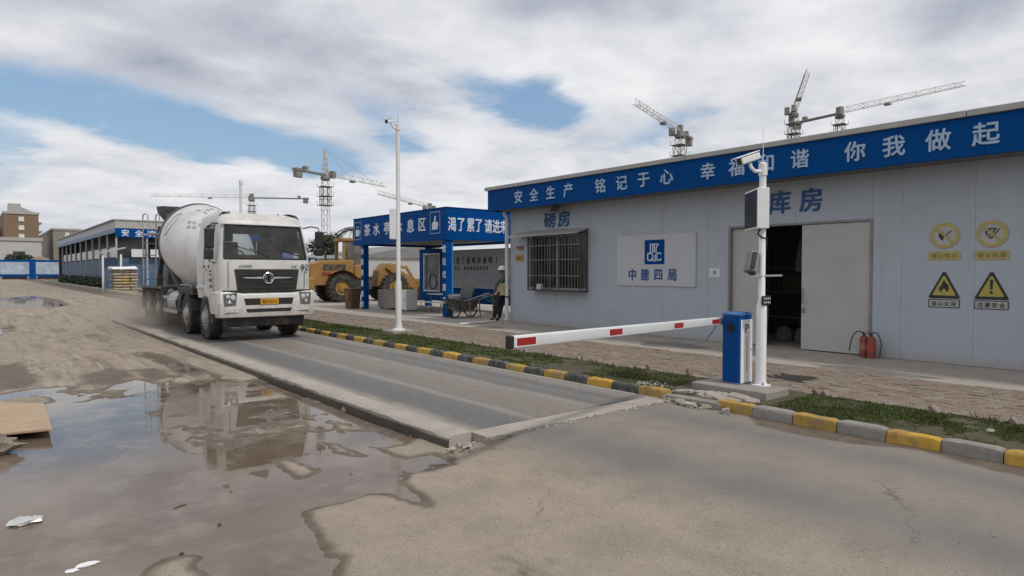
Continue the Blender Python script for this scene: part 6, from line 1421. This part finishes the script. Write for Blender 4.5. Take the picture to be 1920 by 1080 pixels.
# ================================================================ LOW WAREHOUSE AND TREES BEHIND THE LOADER
wh = thing('warehouse', 'far low warehouse with pale roof and blue lettered band behind the loader', 'building', (40, 78, 0), world=True)
MB().bx(22, 75, 76, 90, -.1, 2.6).build('wall', m_shedb, wh); bbn = MB().bx(21.8, 75.2, 75.85, 75.99, 2.15, 3.15).build('band', m_blue, wh); MB().bx(21.5, 75.5, 75.6, 91, 3.16, 3.5).build('roof', m_trim, wh)
for k in range(24): letters(MB(), '安全第一质量为本'[k % 8], (26+1.1*k, 75.84, 2.65), NY, .75, 1, bold=.02, ext=.02).build('letter', m_letter, bbn)
tn = thing('store_tent', 'pale grey store tent seen through the pavilion', 'tent', (30, 52, 0), world=True)
MB().bx(24.5, 36, 50, 58, .03, 2.7).build('wall', M('tent', (.40, .40, .39), .7, var=.15, vs=.6), tn); MB().prism([(24.2, 2.71), (30.2, 3.9), (36.3, 2.71)], (0, 49.8, 0), (1, 0, 0), (0, 0, 1), 8.4).build('roof', m_steel, tn)
pr = thing('pipe_stack', 'stack of grey pipes behind the loader bucket', 'pipes', (22, 40, 0), world=True)
for r_ in range(3):
    for k in range(6-r_): MB().lathe([(.20, 0), (.20, 5), (.16, 5), (.16, 0)], 12, (20.5+.42*k+.21*r_, 42, .25+.36*r_), (.3, 1, 0), caps=False).build('pipe', m_conc_l, pr)
for i, (x, y, h, r_, lab) in enumerate(((34, 78, 4.6, (2.6, 2.4, 1.9), 'bushy dark tree rising behind the low warehouse'), (38.5, 80, 4.0, (2.2, 2.2, 1.6), 'smaller dark tree right of the bushy tree behind the warehouse'), (47, 76, 4.2, (3, 2.4, 1.8), 'spreading dark tree behind the tea pavilion'))):
    tt = leafmass('tree', lab, 'tree', [(x+random.uniform(-1.4, 1.4), y+random.uniform(-1, 1), h+random.uniform(-.8, .9)) for _ in range(7)], tuple(q*.55 for q in r_), 2600, m_leaf if i != 1 else m_leaf2, .20, 'trees behind the warehouse', trunk=(x, y, 0))
    MB().tube([(x, y, 0), (x+.1, y, 1.8), (x-.1, y, h-.6)], [.22, .17, .1], 8).bar((x, y, 2.2), (x+1.2, y+.3, h), .1).bar((x, y, 2.4), (x-1.2, y-.2, h), .1).build('trunk', m_rust, tt)
pm = thing('palm_tree', 'dark palm with drooping fronds above the pavilion roof', 'palm', (24.2, 50, 0), world=True)
MB().tube([(24.2, 50, 0), (24.3, 50, 2.5), (24.4, 50.1, 5.0)], [.2, .16, .14], 10).build('trunk', m_rust, pm)
for k in range(17):
    a = 2*math.pi*k/17+random.uniform(-.2, .2); e = random.uniform(.1, 1.0); d = Vector((math.cos(a), math.sin(a), 0)); sd_ = Vector((-math.sin(a), math.cos(a), 0)); b = MB(); Lf = random.uniform(1.7, 2.3)
    pts = [Vector((24.4, 50.1, 5.0))+d*(Lf*t*math.cos(e*.6))+Vector((0, 0, Lf*(math.sin(e)*t-.75*t*t))) for t in np.linspace(0, 1, 9)]
    b.tube(pts, .02, 4)
    for i in range(1, 9):
        for sg in (-1, 1):
            for q in (0, .5):
                p = pts[i]*(1-q)+pts[i-1]*q; l_ = .55*(1-abs(i/9-.45)); tipp = p+sd_*sg*l_+d*.22+Vector((0, 0, -.28*l_)); b.quad(p-d*.05, p+d*.05, tipp)
    b.build('frond', m_leaf, pm)

# ================================================================ TOWER CRANES
def crane(label, sx_, sy_, z, tx, ty, clen, apex=0.0, w=1.6, jw=1.3, rise=0.0, zb=0.0):
    t = thing('tower_crane', label, 'crane', (sx_, sy_, 0), world=True, group='tower cranes on the skyline')
    def lattice(b, p0, p1, u_, v_, w_, h_, n, th, tri=False, taper=1.0):
        p0, p1, u_, v_ = Vector(p0), Vector(p1), Vector(u_), Vector(v_)
        cn = [(-.5, 0), (.5, 0), (0, 1)] if tri else [(-.5, -.5), (.5, -.5), (.5, .5), (-.5, .5)]
        def C(t_, c): k_ = 1+(taper-1)*t_; return p0.lerp(p1, t_)+u_*c[0]*w_*k_+v_*c[1]*h_*k_
        for c in cn: b.bar(C(0, c), C(1, c), th*1.35)
        m_ = len(cn)
        for i in range(n):
            t0, t1 = i/n, (i+1)/n
            for j in range(m_):
                c0, c1 = cn[j], cn[(j+1) % m_]
                b.bar(C(t0, c0), C(t1, c1) if i % 2 == 0 else C(t1, c1), th)
                if i % 2: b.bar(C(t0, c1), C(t0, c0), th)
    X_, Y_, Z_ = Vector((1, 0, 0)), Vector((0, 1, 0)), Vector((0, 0, 1))
    n = int((z-2)/1.7); b = MB(); lattice(b, (sx_, sy_, zb), (sx_, sy_, z-1.2), X_, Y_, w, w, max(n, 6), .065); b.build('mast', m_lattice, t)
    # climbing frame, slewing ring, cab
    b = MB()
    for k, zz in enumerate((z-7.5, z-5.2, z-2.8)):
        s_ = w*.8; b.bx(sx_-s_*1.2, sx_+s_*1.2, sy_-s_*1.2, sy_+s_*1.2, zz, zz+.10)
        for qx in (-1, 1):
            for qy in (-1, 1): b.bar((sx_+qx*s_*1.2, sy_+qy*s_*1.2, zz), (sx_+qx*s_*1.2, sy_+qy*s_*1.2, zz+1.1), .07)
    lattice(b, (sx_, sy_, z-7.5), (sx_, sy_, z-2.6), X_, Y_, w*1.35, w*1.35, 3, .08); b.build('climbing_frame', m_crane_d, t)
    MB().lathe([(w*.55, -1.2), (w*.75, -.9), (w*.75, -.3), (w*.55, 0)], 12, (sx_, sy_, z)).build('slewing_ring', m_crane_d, t)
    d = Vector((tx-sx_, ty-sy_, 0)); Lj = d.length; d.normalize(); s_ = d.cross(Z_)
    MB().obox(Vector((sx_, sy_, z+.3))+s_*1.6+d*.9, (1.3, 1.1, 1.7), Matrix((d, s_, Z_)).transposed()).build('operator_cab', m_crane_d, t)
    b = MB(); lattice(b, Vector((sx_, sy_, z+.2)), Vector((tx, ty, z+.2+rise)), s_, Z_, jw, jw*1.05, int(Lj/2.0), .06, True, .75); b.build('jib', m_lattice, t)
    b = MB(); q = Vector((sx_, sy_, z+.2)); b.bar(q+s_*.6, q+s_*.6-d*clen, .22, .4).bar(q-s_*.6, q-s_*.6-d*clen, .22, .4)
    for k in range(int(clen/1.5)): b.bar(q+s_*.6-d*1.5*k, q-s_*.6-d*1.5*(k+1), .12)
    b.build('counter_jib', m_crane_d, t)
    MB().obox(q-d*(clen-1.3)+Vector((0, 0, -.7)), (1.9, 1.2, 2.2), Matrix((d, s_, Z_)).transposed()).build('counterweight', m_crane_d, t); MB().obox(q-d*(clen-3.8)+Vector((0, 0, .7)), (1.1, 1.0, .9), Matrix((d, s_, Z_)).transposed()).build('winch', m_crane_d, t)
    if apex:
        b = MB(); lattice(b, q, q+Vector((0, 0, apex)), d, s_, 1.3, 1.3, 4, .10, False, .15); b.build('apex', m_lattice, t)
        tp = q+Vector((0, 0, apex)); MB().bar(tp, q+d*Lj*.33+Vector((0, 0, jw)), .07).bar(tp, q+d*Lj*.72+Vector((0, 0, jw)), .07).bar(tp, q-d*(clen-1), .07).build('tie_bars', m_lattice, t)
    else:
        MB().obox(q+Vector((0, 0, .9)), (1.5, 1.1, 1.5), Matrix((d, s_, Z_)).transposed()).build('head', m_crane_d, t)
    MB().obox(q+d*Lj*.42+Vector((0, 0, -.35)), (1.3, 1.1, .5), Matrix((d, s_, Z_)).transposed()).build('trolley', m_crane_d, t)
CR = [(('thin tower crane with long level jib above the truck cab', 86.0, 267.2, 30.3, 53.9, 286.3, 22.0), {}), (('tower crane with peaked head beyond the truck mirror', 69.0, 157.8, 25.5, 92.2, 169.1, 11.0), {'apex': 6.5}), (('tower crane jib pointing left above the tea pavilion roof', 124.4, 196.4, 23.4, 90.1, 170.1, 8.0), {}), (('tower crane with jib sloping up to the left above the slogan wall', 125.7, 91.9, 33.1, 97.8, 81.7, 9.0), {}), (('tower crane seen end-on with steep jib above the roof', 155.7, 80.4, 40.2, 127.3, 63.1, 9.0), {}), (('tower crane with longest jib reaching right, above the roof at right', 174.7, 77.8, 42.3, 169.9, 48.6, 14.0), {})]
for c in CR: crane(*c[0], **c[1])

# ================================================================ LITTER AND RUBBLE
pw = thing('plywood_sheet', 'tan plywood sheet lying half over the puddle at left', 'plywood sheet', (.1, 9.6, -.1), world=True)
b = MB(); n = 8; top = []
for i in range(n+1):
    t_ = i/n; rj = random.uniform(-.015, .015); z_ = -.105+.03*(1-t_)
    top.append([(-1.0, 8.92+(11.3-8.92)*t_, z_+.012), (-.2, 8.70+(11.25-8.70)*t_, z_+.02), (.62+.06*t_+rj, 8.42+(10.62-8.42)*t_, z_-.004+.05*(1-t_))])
bot = [[(x, y, z-.02) for x, y, z in r_] for r_ in top]
b.loft(top, closed=False); b.loft([list(reversed(r_)) for r_ in bot], closed=False)
b.loft([top[0], bot[0]], closed=False); b.loft([[r_[2] for r_ in top], [r_[2] for r_ in bot]], closed=False); b.loft([bot[-1], top[-1]], closed=False)
b.build('sheet', m_wood, pw)
def crumple(name, label, cat, x, y, z, s_, mat, flat=.3, n=9):
    rnd = random.Random(int(x*100+y*10)); b = MB(); rings = []
    for i in range(5):
        v = i/4; rings.append([(x+math.cos(t)*s_*(math.sin(math.pi*(.12+.76*v)))*rnd.uniform(.6, 1.25), y+math.sin(t)*s_*.7*(math.sin(math.pi*(.12+.76*v)))*rnd.uniform(.6, 1.25), z+s_*flat*2*v*rnd.uniform(.7, 1.2)) for t in np.linspace(0, 2*math.pi, n, endpoint=False)])
    b.loft(rings); o = b.build(name, mat); return tag(o, label, cat)
m_bag = M('plastic_bag', (.45, .46, .46), .3, var=.3, vs=20)
crumple('litter_bag', 'crumpled brown bag beside the plywood sheet', 'litter', .16, 8.0, -.14, .19, M('brownbag', (.19, .16, .13), .7, var=.5, vs=14), .5)
crumple('litter_bag', 'twisted clear plastic bag floating at the left edge', 'litter', .26, 5.72, -.14, .12, m_bag, .18)
crumple('litter_paper', 'small white scrap floating in the foreground puddle', 'litter', .42, 4.62, -.138, .04, m_white_clean, .15)
crumple('litter_paper', 'larger torn white scrap beside the small one in the puddle', 'litter', .50, 4.66, -.138, .06, m_white_clean, .12)
crumple('litter_paper', 'pale stone on the turf at far right', 'stone', 7.75, 1.95, .05, .06, m_conc_l, .25)
for i, (x, y, lab) in enumerate(((1.13, 5.35, 'small twig floating in the middle of the puddle'), (1.30, 4.80, 'dark pebble showing above the water near the front'), (.98, 4.45, 'dark pebble on the edge of the front mud island'))):
    if i == 0: o = MB().tube([(x, y, -.132), (x+.05, y+.03, -.130), (x+.09, y+.035, -.131)], .006, 5).build('twig', m_rust)
    else: o = MB().lathe([(.004, -.01), (.016, .0), (.012, .012), (.003, .018)], 8, (x, y, WATER)).build('pebble', m_kblack)
    tag(o, lab, 'twig' if i == 0 else 'pebble')
def chips(name, label, n, fx, smin, smax, mat):
    b = MB()
    for _ in range(n):
        x, y, z = fx(); s_ = random.uniform(smin, smax); m3 = Matrix.Rotation(random.uniform(0, 6.3), 3, 'Z') @ Matrix.Rotation(random.gauss(0, .35), 3, 'X')
        k = len(b.v); b.obox((x, y, z+s_*.18), (s_, s_*random.uniform(.5, .9), s_*random.uniform(.3, .55)), m3)
        for q in range(k, len(b.v)): b.v[q] = tuple(c+random.uniform(-.15, .15)*s_ for c in b.v[q])
    tag(b.build(name, mat), label, 'rubble', kind='stuff')
chips('rubble', 'broken concrete crumbs along the front edge of the weighbridge', 90, lambda: (random.uniform(3.9, 6.8), 5.09+random.gauss(0, .03), -.014), .008, .040, m_conc_l)
chips('rubble', 'broken stones and mortar at the end of the side beam', 34, lambda: (3.70+random.gauss(0, .11), 5.22+random.gauss(0, .08), -.105+random.uniform(0, .03)), .015, .055, m_conc_l)
chips('rubble', 'broken kerb pieces at the foot of the barrier plinth', 70, lambda: (6.95+random.gauss(0, .16), 4.85+random.gauss(0, .28), -.01), .02, .12, m_conc_l)
chips('gravel', 'scattered grit and pebbles on the deck and road', 500, lambda: (random.uniform(3.95, 6.7), 5.5+13*random.random()**1.6, -.001), .006, .022, m_conc)
chips('gravel', 'mud crumbs over the yard beside the weighbridge', 260, lambda: (lambda x, y: (x, y, -.114))(random.uniform(.3, 3.55), 12+14*random.random()**1.3), .006, .030, m_conc)
chips('gravel', 'white gravel spilled on the turf before the barrier', 120, lambda: (7.32+random.gauss(0, .10), 5.75+random.gauss(0, .16), .055), .012, .04, m_conc_l)
chips('gravel', 'grit on the road slab in the foreground', 420, lambda: (random.uniform(2.6, 6.6), random.uniform(1.2, 5.0), -.02 if False else -.015), .004, .014, m_conc)

# ================================================================ DUST THROWN UP BY THE WHEELS
def dust():
    m = bpy.data.materials.new('dust'); m.use_nodes = True; nt = m.node_tree; N = nt.nodes; L = nt.links; N.clear()
    o = N.new('ShaderNodeOutputMaterial'); v = N.new('ShaderNodeVolumePrincipled'); v.inputs['Color'].default_value = (.80, .70, .60, 1); L.new(v.outputs[0], o.inputs['Volume'])
    tc = N.new('ShaderNodeTexCoord'); ln = N.new('ShaderNodeVectorMath'); ln.operation = 'LENGTH'; L.new(tc.outputs['Object'], ln.inputs[0])
    mr = N.new('ShaderNodeMapRange'); mr.interpolation_type = 'SMOOTHSTEP'; L.new(ln.outputs['Value'], mr.inputs[0]); mr.inputs[1].default_value = .15; mr.inputs[2].default_value = 1.0; mr.inputs[3].default_value = 1; mr.inputs[4].default_value = 0
    n = N.new('ShaderNodeTexNoise'); n.inputs['Scale'].default_value = 2.2; n.inputs['Detail'].default_value = 3; L.new(tc.outputs['Object'], n.inputs['Vector'])
    n2 = N.new('ShaderNodeMapRange'); L.new(n.outputs['Fac'], n2.inputs[0]); n2.inputs[1].default_value = .35; n2.inputs[2].default_value = .7; n2.inputs[3].default_value = .2; n2.inputs[4].default_value = 1.0
    p = N.new('ShaderNodeMath'); p.operation = 'MULTIPLY'; L.new(mr.outputs[0], p.inputs[0]); L.new(n2.outputs[0], p.inputs[1])
    q = N.new('ShaderNodeMath'); q.operation = 'MULTIPLY'; L.new(p.outputs[0], q.inputs[0]); q.inputs[1].default_value = .62; L.new(q.outputs[0], v.inputs['Density'])
    b = MB(); b.lathe([(.01, -1), (.38, -.92), (.71, -.71), (.92, -.38), (1, 0), (.92, .38), (.71, .71), (.38, .92), (.01, 1)], 20)
    ob = b.build('dust_cloud', m, smooth=True); ob.location = (4.2, 22.5, .35); ob.scale = (1.9, 5.5, 1.0); tag(ob, 'thin tan dust thrown up around the rear wheels of the truck', 'dust', kind='stuff')
dust()
